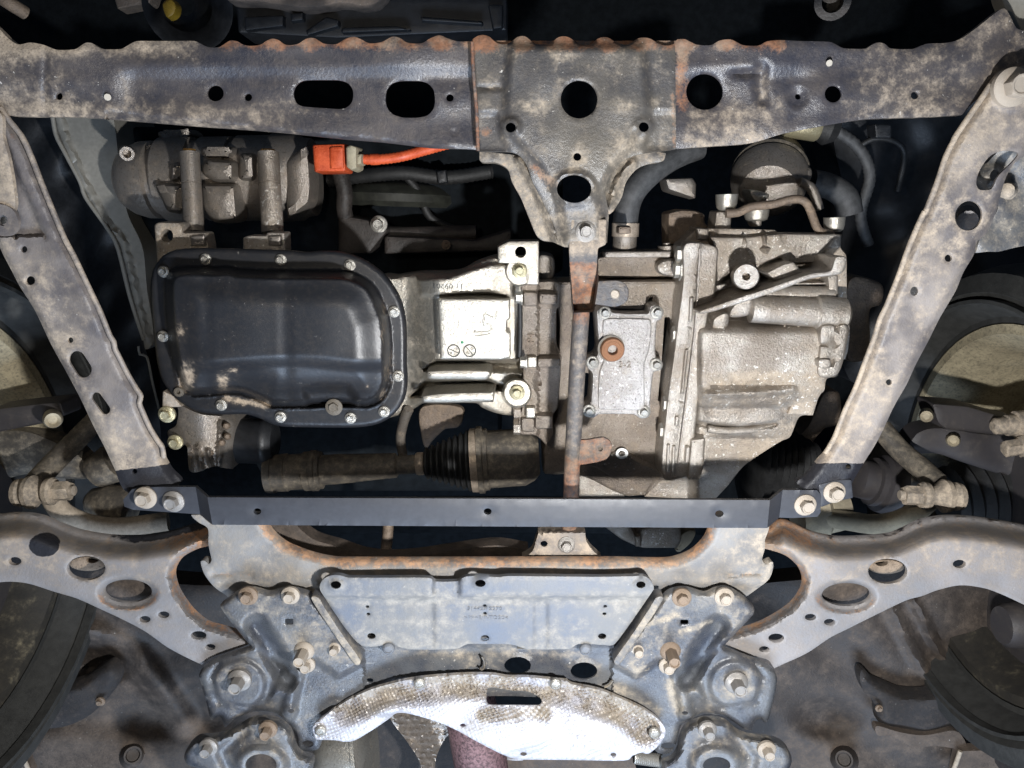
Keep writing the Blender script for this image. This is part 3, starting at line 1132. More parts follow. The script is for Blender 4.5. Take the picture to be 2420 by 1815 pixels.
def crossmember():
    top = (c('A', (-260, 60), (-60, 145), (0, 195), (60, 255), (120, 290), (200, 278), (290, 295), (370, 325), (490, 322), (520, 305), (560, 280), (600, 282), (650, 312), (690, 322), (790, 320), (830, 300), (890, 270), (1000, 268), (1140, 268),
             (1270, 268), (1310, 285), (1360, 308), (1430, 308), (1470, 285), (1505, 265), (1550, 270), (1590, 292), (1640, 300), (1700, 292), (1740, 268), (1780, 253), (1820, 262), (1860, 290), (1900, 295), (1950, 285), (1985, 262), (2020, 248), (2060, 252), (2110, 282), (2160, 290), (2205, 286)) +
           c('B', (45, 255), (100, 240), (150, 258), (200, 282), (280, 275), (350, 240), (400, 248), (450, 278), (540, 283), (600, 250), (660, 230), (710, 250), (780, 270), (870, 268)))
    right = c('C', (2, 258), (50, 255), (85, 272), (130, 292), (220, 295), (280, 265), (350, 258), (390, 275), (430, 295), (530, 298), (590, 270), (680, 262), (800, 268), (1000, 274), (1040, 292), (1090, 315), (1230, 318), (1275, 292), (1310, 278), (1355, 285), (1395, 316), (1540, 320), (1590, 300),
              (1640, 285), (1760, 280), (1850, 255), (1960, 180), (2080, 85), (2140, 55), (2180, 110), (2230, 190), (2420, 210, 0), (2420, 520, 0), (2100, 560), (1960, 650), (1860, 752, 0), (1600, 765), (1250, 777), (1100, 797), (900, 832), (700, 872), (480, 935), (200, 957), (0, 972, 0))
    low = c('B', (1000, 992, 0), (860, 975), (600, 965), (300, 930), (0, 905)) + c('A', (1800, 862), (1300, 825), (800, 785), (500, 765), (60, 755), (0, 700), (-260, 640, 0))
    P = cr(top + c('B', (870, 266), (2205, 266)) + right + low, True, 5.5)
    holes = [ez('A', 387, 630, 23, 24), ez('A', 703, 635, 17), ez('A', 1408, 610, 54, 52), ez('A', 1622, 636, 25),
             rp([(692, 223), (697, 204), (712, 191), (735, 189), (800, 189), (822, 195), (834, 210), (835.5, 228), (831, 245), (815, 257), (800, 258), (715, 252), (700, 245)], 9, 5),
             rp(c('B', (305, 660), (312, 590), (345, 545), (400, 528), (540, 528), (590, 545), (625, 590), (632, 660), (622, 715), (585, 755), (520, 770), (420, 770), (355, 750), (318, 710)), 8, 5),
             ez('B', 728, 640, 25), ez('C', 180, 600, 120, 118), ez('C', 1020, 615, 55), ez('C', 1552, 624, 25), ez('C', 790, 632, 19), ez('B', 1572, 650, 150, 150), ez('B', 1125, 833, 45), ez('B', 1995, 830, 45)]
    t = thing('front_crossmember', 'long dark pressed steel crossmember with scalloped rusty upper edge', 'crossmember', (1100, 210, .97))

    def hf(x, y):
        m = sm(255, 330, x) * (1 - sm(1870, 1960, x))
        z = .008 * m * sm(148, 192, y)
        z = z + .004 * wob(x, y, 2)
        z = z - .012 * (1 - sm(120, 330, x)) * sm(250, 180, y)
        z = z + .006 * line(x, y, c('C', (560, 440), (540, 560), (560, 650)), 18) + .008 * spot(x, y, *c1('C', 450, 480), 55, 14, .8)
        z = z + .004 * spot(x, y, *c1('C', 790, 635), 26, 26, .25) + .004 * spot(x, y, *c1('B', 755, 858), 7)
        z = z + .003 * (pdist(x, y, el(*c1('A', 1408, 610), 20)) < 9) * 0
        z = z + .0022 * line(x, y, c('A', (300, 300), (290, 560), (300, 740)), 8) + .012 * sm(0, 1, (y - (262 + (x - 270) * .106)) / 18) * (x > 250) * (x < 1130)
        return z

    def rust(x, y):
        a = 1.1 * sm(140, 96, y) * sm(420, 620, x) * (1 - sm(1830, 1880, x))
        a = a * (.72 + .28 * np.sin(x / 37.0 * 3.14159 + 1.1))
        a = a + scallops(x, y) + .75 * line(x, y, c('B', (880, 300), (895, 700), (905, 980)), 6) + .8 * line(x, y, c('C', (20, 280), (40, 400), (15, 560), (40, 700)), 22)
        return a

    def mud(x, y):
        a = .75 * sm(160, 100, y) * (1 - sm(330, 620, x)) + .20 * (1 - sm(60, 320, x)) + .30 * sm(1860, 2120, x) + .38 * sm(215, 265, y) * (1 - sm(500, 900, x))
        a = a + .5 * scallops(x, y) + .45 * sm(200, 270, y) * sm(1600, 1640, x) * (1 - sm(1780, 1950, x)) + .4 * spot(x, y, *c1('C', 560, 560), 26, 60, .9) + .4 * line(x, y, c('A', (780, 470), (830, 580), (820, 720)), 9)
        return a
    body = sheet('beam', P, .962, 'frame_paint', t, holes, t=.003, skirt=.010, grid=8, hf=hf, rust=rust, mud=mud, hole_rust=.12, seed=1)
    lathe('grommet', W(*c1('A', 703, 635), .958), W(*c1('A', 703, 635), .972), [(0, .002), (0, .0038), (.6, .0042), (1, .003)], 'white_chip', t, 16)
    lathe('grommet', W(*c1('C', 995, 412), .958), W(*c1('C', 995, 412), .972), [(0, .001), (0, .0035), (.6, .004), (1, .003)], 'white_chip', t, 16)
    # weld bead where the centre plate laps the beam
    tube('weld_seam', [(*c1('B', 872, 275), .952), (*c1('B', 882, 480), .952), (*c1('B', 900, 700), .955), (*c1('B', 912, 985), .957)], .0022, 'rusty_steel', t, 8, rust=lambda s: .8)
    # closing plate inside the beam so the holes look into a dark box
    return t


cross = crossmember()


def centre_bracket():
    t = thing('engine_mount_bracket', 'funnel shaped grey bracket plate in the middle of the crossmember', 'bracket', (1360, 300, .95))
    topc = c('B', (872, 268), (900, 240), (940, 228), (985, 240), (1040, 283), (1110, 285), (1170, 242), (1220, 238), (1280, 283), (1330, 290), (1385, 283), (1440, 242), (1500, 242), (1570, 285), (1640, 293), (1700, 250), (1760, 245), (1820, 280), (1890, 290), (1960, 250), (2030, 250), (2090, 285), (2150, 298), (2200, 284, 0))
    rest = c('B', (2203, 600), (2206, 975, 0), (2140, 985), (2020, 1000), (1940, 1015), (1870, 1045), (1820, 1090), (1775, 1170), (1745, 1260), (1765, 1400), (1755, 1585, 0), (1700, 1600), (1510, 1622, 0), (1440, 1590), (1410, 1480), (1340, 1330), (1270, 1190), (1230, 1080), (1180, 1015), (1110, 992), (912, 990, 0), (905, 720), (880, 480))
    P = cr(topc + rest, True, 5.5)
    holes = [ez('B', 1572, 650, 120, 124), ez('B', 1125, 833, 33), ez('B', 1995, 830, 33), ez('B', 1560, 1025, 26), ez('B', 1540, 1235, 113, 91)]

    def hf(x, y):
        z = .002 * wob(x, y, 21)
        # raised central field
        ctr = c('B', (1100, 480), (1130, 300), (1990, 300), (2010, 480), (2030, 700), (1900, 960), (1790, 1080), (1700, 1280), (1740, 1600), (1480, 1600), (1440, 1300), (1300, 1060), (1150, 900), (1090, 700))
        z = z - .010 * pmask(x, y, ctr, 14)
        z = z + .006 * pmask(x, y, c('B', (900, 740), (1040, 740), (1060, 880), (1110, 990), (900, 990)), 7) + .004 * line(x, y, c('B', (910, 575), (1060, 575)), 8)
        z = z + .004 * pmask(x, y, c('B', (2040, 730), (2206, 730), (2206, 980), (2000, 980)), 6)
        z = z - .006 * spot(x, y, *c1('B', 1125, 833), 30, 30, .5) - .004 * spot(x, y, *c1('B', 1995, 830), 28, 28, .5)
        q = np.sqrt(((x - c1('B', 1540, 1235)[0]) / 47) ** 2 + ((y - c1('B', 1540, 1235)[1]) / 39) ** 2)
        z = z - .005 * (1 - sm(.95, 1.25, q)) + .003 * line(x, y, c('B', (1370, 1230), (1420, 1290), (1480, 1335), (1560, 1345), (1640, 1310), (1715, 1225)), 4)
        z = z + .012 * sm(395, 520, y)
        return z

    def rust(x, y):
        a = 1.1 * sm(140, 96, y) * (.75 + .25 * np.sin(x / 34.0 * 3.14159))
        a = a + scallops(x, y) + .7 * line(x, y, c('B', (880, 300), (895, 700)), 6) + .8 * spot(x, y, *c1('B', 965, 865), 24, 20, .7) + .75 * line(x, y, c('B', (2180, 620), (2190, 700), (2195, 960)), 8)
        a = a + .62 * line(x, y, c('B', (1290, 1100), (1400, 1200)), 22) + .35 * line(x, y, c('B', (1720, 1180), (1790, 1110)), 14)
        return a

    def mud(x, y):
        return .35 * spot(x, y, *c1('B', 1560, 1020), 60, 50, .9) + .3 * spot(x, y, *c1('B', 1270, 700), 60, 40, .9) + .3 * spot(x, y, *c1('B', 1880, 690), 50, 40, .9) + .25 * sm(440, 540, y) + .3 * spot(x, y, *c1('B', 1480, 370), 60, 18, .9) + .35 * line(x, y, c('B', (1900, 900), (1800, 1000)), 40)
    sheet('plate', P, .955, 'centre_plate_paint', t, holes, grid=6.5, hf=hf, skirt=.008, rust=rust, mud=mud, hole_rust=.1, seed=2)
    # side flanges of the funnel
    FL = cr(c('B', (922, 985, 0), (930, 1055), (1030, 1062), (1105, 1105), (1135, 1190), (1190, 1290), (1240, 1410), (1290, 1530), (1330, 1570), (1400, 1582), (1500, 1615), (1480, 1500), (1400, 1330), (1300, 1180), (1200, 1020, 0)), True, 6)
    sheet('side_flange', FL, .985, 'centre_plate_paint', t, grid=7, hf=lambda x, y: -.016 * line(x, y, c('B', (1190, 1040), (1300, 1240), (1400, 1480), (1430, 1590)), 14) + .002 * wob(x, y, 4), skirt=.03, mud=lambda x, y: .35 + 0 * x, rust=lambda x, y: .25 + 0 * x)
    FR = cr(c('B', (1770, 1400), (1795, 1380), (1850, 1290), (1880, 1190), (1950, 1105), (2040, 1068), (2120, 1052), (2140, 1000, 0), (2000, 985), (1860, 1030), (1780, 1120), (1730, 1250), (1750, 1400, 0)), True, 6)
    sheet('side_flange', FR, .985, 'centre_plate_paint', t, grid=7, hf=lambda x, y: -.010 * line(x, y, c('B', (1770, 1350), (1820, 1180), (1920, 1060)), 9), skirt=.03, mud=lambda x, y: .3 + 0 * x, rust=lambda x, y: .3 + 0 * x)
    return t


brk = centre_bracket()


# ================================================================== side rails
def rails():
    hL = lambda x, y: .955 + .040 * sm(250, 1160, y)
    t = thing('left_side_rail', 'long slanted dusty steel rail with slotted holes on the left', 'rail', (250, 800, .98))
    right = c('A', (-40, 640), (0, 705), (60, 790), (140, 890), (200, 1020), (270, 1200), (360, 1420), (420, 1560)) + c('D', (480, 290), (560, 460), (650, 650), (715, 810), (740, 850), (748, 895), (765, 930), (830, 1060), (890, 1160), (918, 1205), (908, 1250), (930, 1310), (980, 1420), (1030, 1500), (1058, 1540), (1066, 1590)) + c('G', (1068, 225), (1110, 300), (1180, 390))
    left = c('G', (1040, 440), (830, 450), (745, 290), (680, 150)) + c('D', (610, 1400), (530, 1230), (440, 1060), (330, 860), (230, 650), (130, 490), (75, 385), (20, 280), (-100, 20), (-260, -300)) + c('A', (-260, 640))
    P = cr(right + left, True, 6)
    holes = [ez('D', 157, 247, 22), ez('D', 198, 451, 32, 30), ez('D', 460, 840, 19), obr(*c1('D', 503, 965), *c1('D', 546, 1032), 19.5), obr(*c1('D', 631, 1214), *c1('D', 688, 1293), 11.8), ez('A', 18, 1440, 26), ez('G', 880, 315, 17), ez('A', 108, 1405, 18, 42, -10)]
    redge = np.array([p[:2] for p in right])

    def hf(x, y):
        d = pdist(x, y, redge, False)
        z = .040 * sm(250, 1160, y) + .004 * wob(x, y, 31) + .010 * (1 - sm(0, 20, d))
        z = z + .010 * sm(.0, 1., (c1('A', 60, 0)[0] + (y - 340) * .42 - x) / 14) * (y < 560)
        ledge = np.array([p[:2] for p in left])
        z = z + .006 * (1 - sm(0, 12, pdist(x, y, ledge, False)))
        return z

    def mud(x, y):
        ledge = np.array([p[:2] for p in left])
        return .22 * (1 - sm(10, 70, pdist(x, y, ledge, False))) + .25 * spot(x, y, *c1('D', 460, 850), 60, 50, .9) + .3 * sm(930, 1080, y) - .3 * spot(x, y, 30, 420, 50, 130, .6)
    sheet('rail', P, .955, 'rail_paint', t, holes, grid=7, hf=hf, skirt=.008, mud=mud, edge_rust=.18, hole_rust=.08,
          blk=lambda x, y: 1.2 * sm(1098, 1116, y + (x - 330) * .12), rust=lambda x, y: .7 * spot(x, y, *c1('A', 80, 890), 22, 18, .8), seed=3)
    tube('rolled_edge', [(p[0] + 1, p[1], .957 + .040 * float(sm(250, 1160, p[1])) + .004) for p in right[1:-2]], .0034, 'rail_paint', t, 8, mud=lambda q: .3, rust=lambda q: .25)
    # tan gusset behind it at the picture edge
    G = cr(c('A', (-300, 690, 0), (-10, 730), (20, 900), (60, 1050), (100, 1330), (60, 1400), (-300, 1400, 0)), True, 8)
    g = sheet('gusset', G, .948, 'rail_paint', t, mud=lambda x, y: .5 + 0 * x, grid=9, skirt=.006)
    # shock tower ring seen at the edge
    ringmesh('bracket_eye', *c1('A', 15, 1440), .945, 13, 37, .006, 'rail_paint', t)

    # right rail
    t2 = thing('right_side_rail', 'long slanted tan dusted steel rail with round holes on the right', 'rail', (2150, 700, .98))
    leftr = c('C', (2080, 510), (2050, 555), (1960, 690), (1830, 880), (1808, 925), (1760, 1020), (1700, 1200), (1620, 1400)) + c('F', (1620, 0), (1530, 200), (1450, 420), (1370, 620), (1330, 700), (1290, 830), (1240, 960), (1170, 1150), (1100, 1300), (1030, 1480), (970, 1580)) + c('I', (930, 240), (850, 340), (785, 395))
    rightr = c('I', (950, 470), (1120, 440), (1150, 380), (1220, 260), (1290, 150)) + c('F', (1340, 1440), (1420, 1270), (1500, 1130), (1560, 1000), (1640, 850), (1720, 690), (1820, 520), (1870, 400), (1940, 280), (1960, 200), (2030, 130), (2085, 0)) + c('C', (2180, 1100), (2400, 900), (2500, 600), (2400, 430), (2212, 440), (2130, 460))
    P = cr(leftr + rightr, True, 6)
    kid = cr(c('C', (2140, 985), (2060, 1010), (2010, 1060), (1970, 1130), (1955, 1190), (1970, 1235), (2020, 1243), (2060, 1230), (2100, 1150), (2190, 1060), (2230, 1000)), True, 5)
    holes = [ez('C', 1905, 1410, 88, 98, 22), ez('F', 1773, 305, 24), ez('F', 1550, 520, 26, 31, 20), ez('F', 1385, 1115, 20), ez('I', 1120, 283, 18, 16), kid]
    ledge = np.array([p[:2] for p in leftr])
    redge2 = np.array([p[:2] for p in rightr])

    def hf2(x, y):
        z = .050 * sm(220, 1160, y) + .003 * wob(x, y, 41)
        z = z + .010 * (1 - sm(0, 22, pdist(x, y, ledge, False))) + .006 * (1 - sm(0, 16, pdist(x, y, redge2, False)))
        z = z - .004 * spot(x, y, 2392, 208, 62, 62, .3)
        return z
    sheet('rail', P, .942, 'rail_paint', t2, holes, grid=7, hf=hf2, skirt=.008, edge_rust=.1, mud=lambda x, y: .26 - .25 * line(x, y, redge2, 26) + .15 * line(x, y, ledge, 40) - .2 * spot(x, y, *c1('F', 1440, 800), 60, 120, .8),
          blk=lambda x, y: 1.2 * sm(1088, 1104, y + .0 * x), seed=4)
    tube('rolled_edge', [(p[0] - 1, p[1], .944 + .050 * float(sm(220, 1160, p[1])) + .004) for p in leftr[1:-3]], .0034, 'rail_paint', t2, 8, mud=lambda q: .5)
    bolt(2392, 206, .934, 45, t2, 'bolt_steel', 'big', turn=.2)
    lathe('spacer_tube', W(*c1('C', 1900, 1440), 1.00), W(*c1('C', 1890, 1400), 1.05), [(0, .004), (0, .012), (1, .012)], 'rail_paint', t2, 16)
    # plate overlapping at the right picture edge
    t3 = thing('strut_tower_bracket', 'blue grey bracket with oval hole at the upper right picture edge', 'bracket', (2380, 480, .97))
    P = cr(c('C', (2330, 800), (2212, 890), (2110, 980), (2020, 1075), (1990, 1150), (2005, 1200), (2070, 1270), (2100, 1350), (2060, 1430), (1990, 1535), (1955, 1640)) + c('F', (1950, 270), (2030, 262), (2100, 262), (2212, 235), (2400, 200, 0)) + c('C', (2400, 800, 0)), True, 7)
    sheet('plate', P, .985, 'brace_paint', t3, [ez('C', 2075, 1145, 30, 40, 25)], grid=9, hf=lambda x, y: .010 * wob(x, y, 50) - .01 * spot(x, y, *c1('C', 2075, 1145), 30), skirt=.02, mud=lambda x, y: .2 + 0 * x)
    lathe('stud', W(*c1('C', 2150, 1245), .965), W(*c1('C', 2160, 1250), .99), [(0, .004), (.1, .009), (.6, .009), (1, .011)], 'link_dirt', t3, 12)
    return t, t2


railL, railR = rails()


# ================================================================== tie bar
def tie_bar():
    t = thing('tie_bar', 'clean dark grey flat cross brace bar spanning between both rails', 'brace bar', (1150, 1208, .965))
    hb, ht = .958, .984
    # strip of stations: (left/top pixel, bottom pixel, height)
    st = [(c1('G', 806, 500), c1('G', 812, 545), ht), (c1('G', 862, 432), c1('G', 868, 566), ht), (c1('G', 1050, 417), c1('G', 1060, 580), ht), (c1('G', 1278, 417), c1('G', 1308, 596), ht),
          (c1('G', 1355, 485), c1('G', 1392, 664), hb)]
    xs = np.linspace(520, 1790, 12)
    for x in xs:
        k = (x - 489) / (1819 - 489)
        st.append(((x, 1175.5 + 6.5 * k), (x, 1240 + 8 * k), hb))
    st += [(c1('I', 607, 502), c1('I', 590, 686), hb), (c1('I', 690, 437), c1('I', 668, 617), ht), (c1('I', 800, 436), c1('I', 800, 620), ht), (c1('I', 915, 438), c1('I', 918, 612), ht), (c1('I', 942, 470), c1('I', 938, 585), ht)]
    V, F = [], []
    holes = []
    th = .005
    for a, b, h in st:
        A, B = W(*a, h), W(*b, h)
        d = (B - A) * .02
        V += [A + d * 0 + Vector((0, 0, .0012)), A + d, B - d, B + Vector((0, 0, .0012)), B + Vector((0, 0, th)), A + Vector((0, 0, th))]
    n = 6
    # one hole in each of three panels: cut as small dark bores with a rim instead of splitting the strip by hand
    for i in range(len(st) - 1):
        for k in range(n):
            k2 = (k + 1) % n
            F.append((i * n + k, i * n + k2, (i + 1) * n + k2, (i + 1) * n + k))
    F.append(tuple(range(n)))
    F.append(tuple(range((len(st) - 1) * n, len(st) * n)))
    return t, V, F


def tie_bar2():
    t = thing('tie_bar', 'clean dark grey flat cross brace bar spanning between both rails', 'brace bar', (1150, 1208, .965))
    up = c('G', (806, 500, 0), (862, 432, 0), (930, 421, 0), (1050, 417, 0), (1278, 417, 0), (1355, 485, 0)) + c('I', (607, 503, 0), (690, 437, 0), (915, 438, 0), (942, 470, 0))
    lo = c('I', (938, 585, 0), (918, 612, 0), (750, 620, 0), (668, 617, 0), (590, 686, 0)) + c('G', (1388, 664, 0), (1308, 596, 0), (870, 566, 0), (812, 545, 0))
    P = cr(up + lo, True, 9)
    holes = [ez('G', 1682, 577, 26, 21), ez('H', 975, 577, 26, 21), ez('I', 277, 592, 28, 22)]
    # height as a function of the position along the bar, measured at the slanted bend lines
    def bend(x, y, p, q, p2, q2):
        a = p[0] + (q[0] - p[0]) * (y - p[1]) / (q[1] - p[1])
        b = p2[0] + (q2[0] - p2[0]) * (y - p2[1]) / (q2[1] - p2[1])
        return np.clip((x - a) / (b - a), 0, 1)
    l1, l2 = c('G', (1278, 417), (1308, 596)), c('G', (1355, 485), (1388, 664))
    r1, r2 = c('I', (607, 503), (590, 686)), c('I', (690, 437), (668, 617))

    def hf(x, y):
        a = 1 - bend(x, y, l1[0], l1[1], l2[0], l2[1])
        b = bend(x, y, r1[0], r1[1], r2[0], r2[1])
        return .028 * np.maximum(a, b)
    ex = [np.linspace(l1[0], l1[1], 7)[1:-1], np.linspace(l2[0], l2[1], 7)[1:-1], np.linspace(r1[0], r1[1], 7)[1:-1], np.linspace(r2[0], r2[1], 7)[1:-1]]
    sheet('bar', P, .956, 'tie_bar_paint', t, holes, t=.006, grid=14, hf=hf, roll=.0012, extra=ex, angle=25)
    for x, y, r in ((950, 488, 27), (1133, 512, 26)):
        bolt(*c1('G', x, y), .983, r, t, 'bolt_steel', 'big', turn=.3)
    bolt(*c1('I', 838, 535), .983, 26, t, 'bolt_steel', 'big', turn=.1)
    # small plate under the second bolt on the right
    P2 = rp(c('I', (925, 402), (1040, 372), (1140, 368), (1152, 488), (1040, 510), (940, 550)), 4)
    slab('end_plate', P2, .99, .006, 'tie_bar_paint', t, ch=.0012, draft=0)
    bolt(*c1('I', 1028, 452), .989, 26, t, 'bolt_steel', 'big', turn=.5)
    return t


tie_bar2()


# ================================================================== rear subframe, arms, brace, cover, shield
def subframe():
    t = thing('rear_subframe', 'dusty grey U shaped subframe with rusty inner rim behind the tie bar', 'subframe', (1150, 1380, 1.02))
    outer_l = c('G', (1250, 600, 0), (1305, 598, 0), (1385, 660), (1400, 600, 0), (1700, 600, 0))
    inner = c('G', (1720, 640), (1740, 685), (1790, 745), (1860, 800), (1930, 832), (2000, 858), (2100, 885)) + c('H', (0, 900), (600, 902), (1200, 900), (1800, 900), (2150, 905)) + c('I', (40, 880), (110, 845), (170, 790), (205, 735), (220, 680), (222, 600, 0))
    outer_r = c('I', (600, 600, 0), (600, 690), (576, 760), (574, 820), (556, 890), (580, 920), (622, 905), (628, 945), (600, 1020), (520, 1085), (450, 1135), (380, 1180)) + [(1620, 1480), (1600, 1528, 0), (840, 1528, 0), (780, 1480)]
    left_dn = c('G', (1530, 1180), (1480, 1128), (1400, 1070), (1335, 985), (1312, 905), (1340, 900), (1362, 922), (1382, 900), (1376, 860), (1362, 790), (1358, 690), (1300, 650), (1262, 620))
    P = cr(outer_l + inner + outer_r + left_dn, True, 6)
    inn = np.array([p[:2] for p in inner])

    def hf(x, y):
        d = pdist(x, y, inn, False)
        z = .006 * (1 - sm(0, 20, d))
        z = z + .003 * wob(x, y, 51)
        z = z + .010 * sm(1375, 1400, y)
        z = z + .004 * line(x, y, c('G', (1390, 985), (1500, 985), (1640, 1000)), 9) + .004 * line(x, y, c('I', (330, 1000), (440, 985), (550, 985)), 7)
        z = z + .010 * spot(x, y, *c1('G', 1600, 820), 60, 40, .9) * 0
        return z

    def rust(x, y):
        d = pdist(x, y, inn, False)
        return .72 * (1 - sm(6, 36, d)) + .5 * line(x, y, c('G', (1390, 985), (1640, 1000)), 14) + .5 * line(x, y, c('I', (330, 1000), (550, 985)), 12)
    sheet('frame', P, .995, 'subframe_paint', t, grid=6, hf=hf, skirt=.015, rust=rust, edge_rust=.18, mud=lambda x, y: .15 + .25 * sm(1750, 1800, x), seed=5)
    # inner wall of the box section, seen past the rim
    B = cr(c('G', (1720, 600, 0), (1740, 690), (1860, 805), (2000, 862), (2150, 895)) + c('H', (600, 905), (1240, 905, 0), (1240, 830, 0), (1020, 800), (700, 840), (500, 870), (300, 880), (150, 860), (0, 810)) + c('G', (2050, 760), (1950, 680), (1900, 600, 0)), True, 8)
    sheet('inner_wall', B, 1.065, 'floor_paint', t, grid=12, hf=lambda x, y: .0 * x, skirt=.03, mud=lambda x, y: .2 + 0 * x)
    # bracket that takes the centre strut
    Q = cr(c('H', (1310, 705, 0), (1460, 700), (1612, 705, 0), (1620, 770), (1660, 830), (1720, 884, 0), (1450, 890), (1200, 884, 0), (1265, 840), (1290, 770)), True, 5)
    sheet('strut_bracket', Q, 1.022, 'rail_paint', t, [ez('H', 1343, 789, 24, 20)], grid=7, skirt=.02, mud=lambda x, y: .35 + 0 * x, edge_rust=.3, hf=lambda x, y: .012 * sm(1258, 1252, y) + .01 * sm(1310, 1322, y))
    bolt(*c1('H', 1490, 795), 1.021, 20.5, t, 'bolt_steel', 'big')
    tube('brace_wire', [(*c1('H', 325, 640), 1.12), (*c1('H', 320, 740), 1.12), (*c1('H', 305, 880), 1.10)], .0085, 'brown_alu', t, 10)
    return t


sub = subframe()


def control_arm(side):
    if side == 'L':
        z, lab = 'G', 'left lower control arm, pale dusty plate with oval holes and rust brown edge'
        up = c('G', (-160, 640), (0, 605), (150, 597), (270, 617), (400, 672), (520, 712), (700, 742), (900, 746), (1080, 722), (1250, 672), (1360, 640), (1420, 640, 0))
        op = c('G', (1420, 780, 0), (1360, 803), (1290, 822), (1200, 872), (1145, 940), (1132, 1000), (1160, 1100), (1250, 1230), (1350, 1310), (1480, 1350), (1580, 1380))
        lo = c('G', (1680, 1420, 0), (1640, 1440), (1500, 1490), (1370, 1535), (1320, 1580, 0), (1200, 1522), (1090, 1462), (950, 1362), (800, 1282), (650, 1212), (500, 1145), (350, 1100), (200, 1052), (100, 1037), (0, 1040), (-160, 1070, 0))
        hl = [ez('G', 97, 902, 43, 27), ez('G', 563, 948, 126, 79), ez('G', 835, 1098, 158, 76), ez('G', 947, 1282, 37, 22), ez('G', 1070, 1252, 37, 22), ez('G', 1298, 1387, 51, 28), ez('G', 1375, 1463, 33, 20)]
        cup = (835, 1098)
        at = (330, 1400, 1.04)
    else:
        z, lab = 'I', 'right lower control arm, pale dusty plate with oval holes reaching the picture edge'
        up = c('I', (520, 690, 0), (600, 690), (660, 650), (710, 642), (780, 668), (900, 722), (1060, 752), (1250, 747), (1400, 732), (1500, 692), (1600, 645), (1750, 617), (1950, 622), (2212, 662), (2400, 700, 0))
        lo = c('I', (2400, 1250, 0), (2212, 1160), (2100, 1110), (2000, 1077), (1850, 1060), (1700, 1092), (1600, 1130), (1500, 1157), (1300, 1252), (1120, 1342), (1000, 1402), (850, 1502), (700, 1572), (635, 1602, 0), (590, 1545), (450, 1512), (310, 1445, 0), (300, 1400))
        op = c('I', (350, 1372), (480, 1340), (600, 1290), (740, 1200), (810, 1110), (830, 1030), (800, 950), (720, 872), (620, 832), (520, 810, 0))
        hl = [ez('I', 1845, 920, 43, 27), ez('I', 1377, 968, 128, 82), ez('I', 1107, 1120, 160, 76), ez('I', 872, 1268, 37, 22), ez('I', 997, 1300, 37, 21), ez('I', 648, 1403, 51, 28), ez('I', 570, 1478, 34, 20)]
        cup = (1107, 1120)
        at = (2050, 1400, 1.04)
    t = thing('lower_control_arm', lab, 'control arm', at, 'front suspension arms')
    P = cr(up + op + lo if side == 'L' else up + lo + op, True, 6)
    ue, oe = np.array([p[:2] for p in up]), np.array([p[:2] for p in op])
    cxy = c1(z, *cup)

    def hf(x, y):
        du = pdist(x, y, ue, False)
        do = pdist(x, y, oe, False)
        zz = .055 * (1 - sm(0, 62, du)) ** 1.3 + .018 * (1 - sm(0, 18, do)) + .003 * wob(x, y, 61)
        zz = zz + .010 * (1 - sm(.9, 1.3, np.sqrt(((x - cxy[0]) / 60) ** 2 + ((y - cxy[1] - 4) / 33) ** 2)))
        return zz

    def rust(x, y):
        du = pdist(x, y, ue, False)
        do = pdist(x, y, oe, False)
        q = np.sqrt(((x - cxy[0]) / 60) ** 2 + ((y - cxy[1] - 6) / 33) ** 2)
        inner = sm(1180, 1310, x) if False else 0
        near = (1 - sm(60, 190, np.abs(x - (490 if side == 'L' else 1810)))) * (1 - sm(20, 75, du))
        return .62 * (1 - sm(0, 26, do)) + .6 * near + .5 * (1 - sm(.02, .25, np.abs(q - 1.12))) * sm(cxy[1] - 25, cxy[1] + 20, y) + .22 * (1 - sm(0, 50, du))

    def mud(x, y):
        return .1 + .3 * (1 - sm(30, 90, np.abs(pdist(x, y, ue, False) - 70)))
    sheet('arm_plate', P, 1.012, 'arm_paint', t, hl, grid=5.5, hf=hf, skirt=.010, rust=rust, mud=mud, blk=(lambda x, y: .75 * (1 - sm(0, 34, pdist(x, y, ue, False))) * sm(200, 320, x) * (1 - sm(480, 520, x)) + .95 * spot(x, y, 104, 1288, 44, 34, .35)) if side == 'L' else (lambda x, y: .42 * (1 - sm(0, 30, pdist(x, y, ue, False)))), hole_depth=.006, seed=6)
    # upper shell of the arm, seen dark and dusty through the holes
    k = 1 if side == 'L' else -1
    Ps = offset(cr(up + op + lo if side == 'L' else up + lo + op, True, 14), -9)
    sheet('upper_shell', Ps, 1.085, 'liner_felt', t, grid=20, t=.003)
    hb = (563, 948) if side == 'L' else (1377, 968)
    slab('inner_web', ez(z, hb[0] + k * 10, hb[1] - 30, 120, 48), 1.066, .012, 'brown_alu', t, ch=.003, holes=[ez(z, hb[0] + k * 40, hb[1] - 55, 42, 22)], mud=lambda x, y: .5 + 0 * x, rust=lambda x, y: .35 + 0 * x)
    slab('spring_cup', offset(ez(z, cup[0], cup[1] + 2, 172, 88), 3), 1.048, .02, 'floor_paint', t, ch=.003, label='dark oval recess in the arm')
    return t


control_arm('L')
control_arm('R')


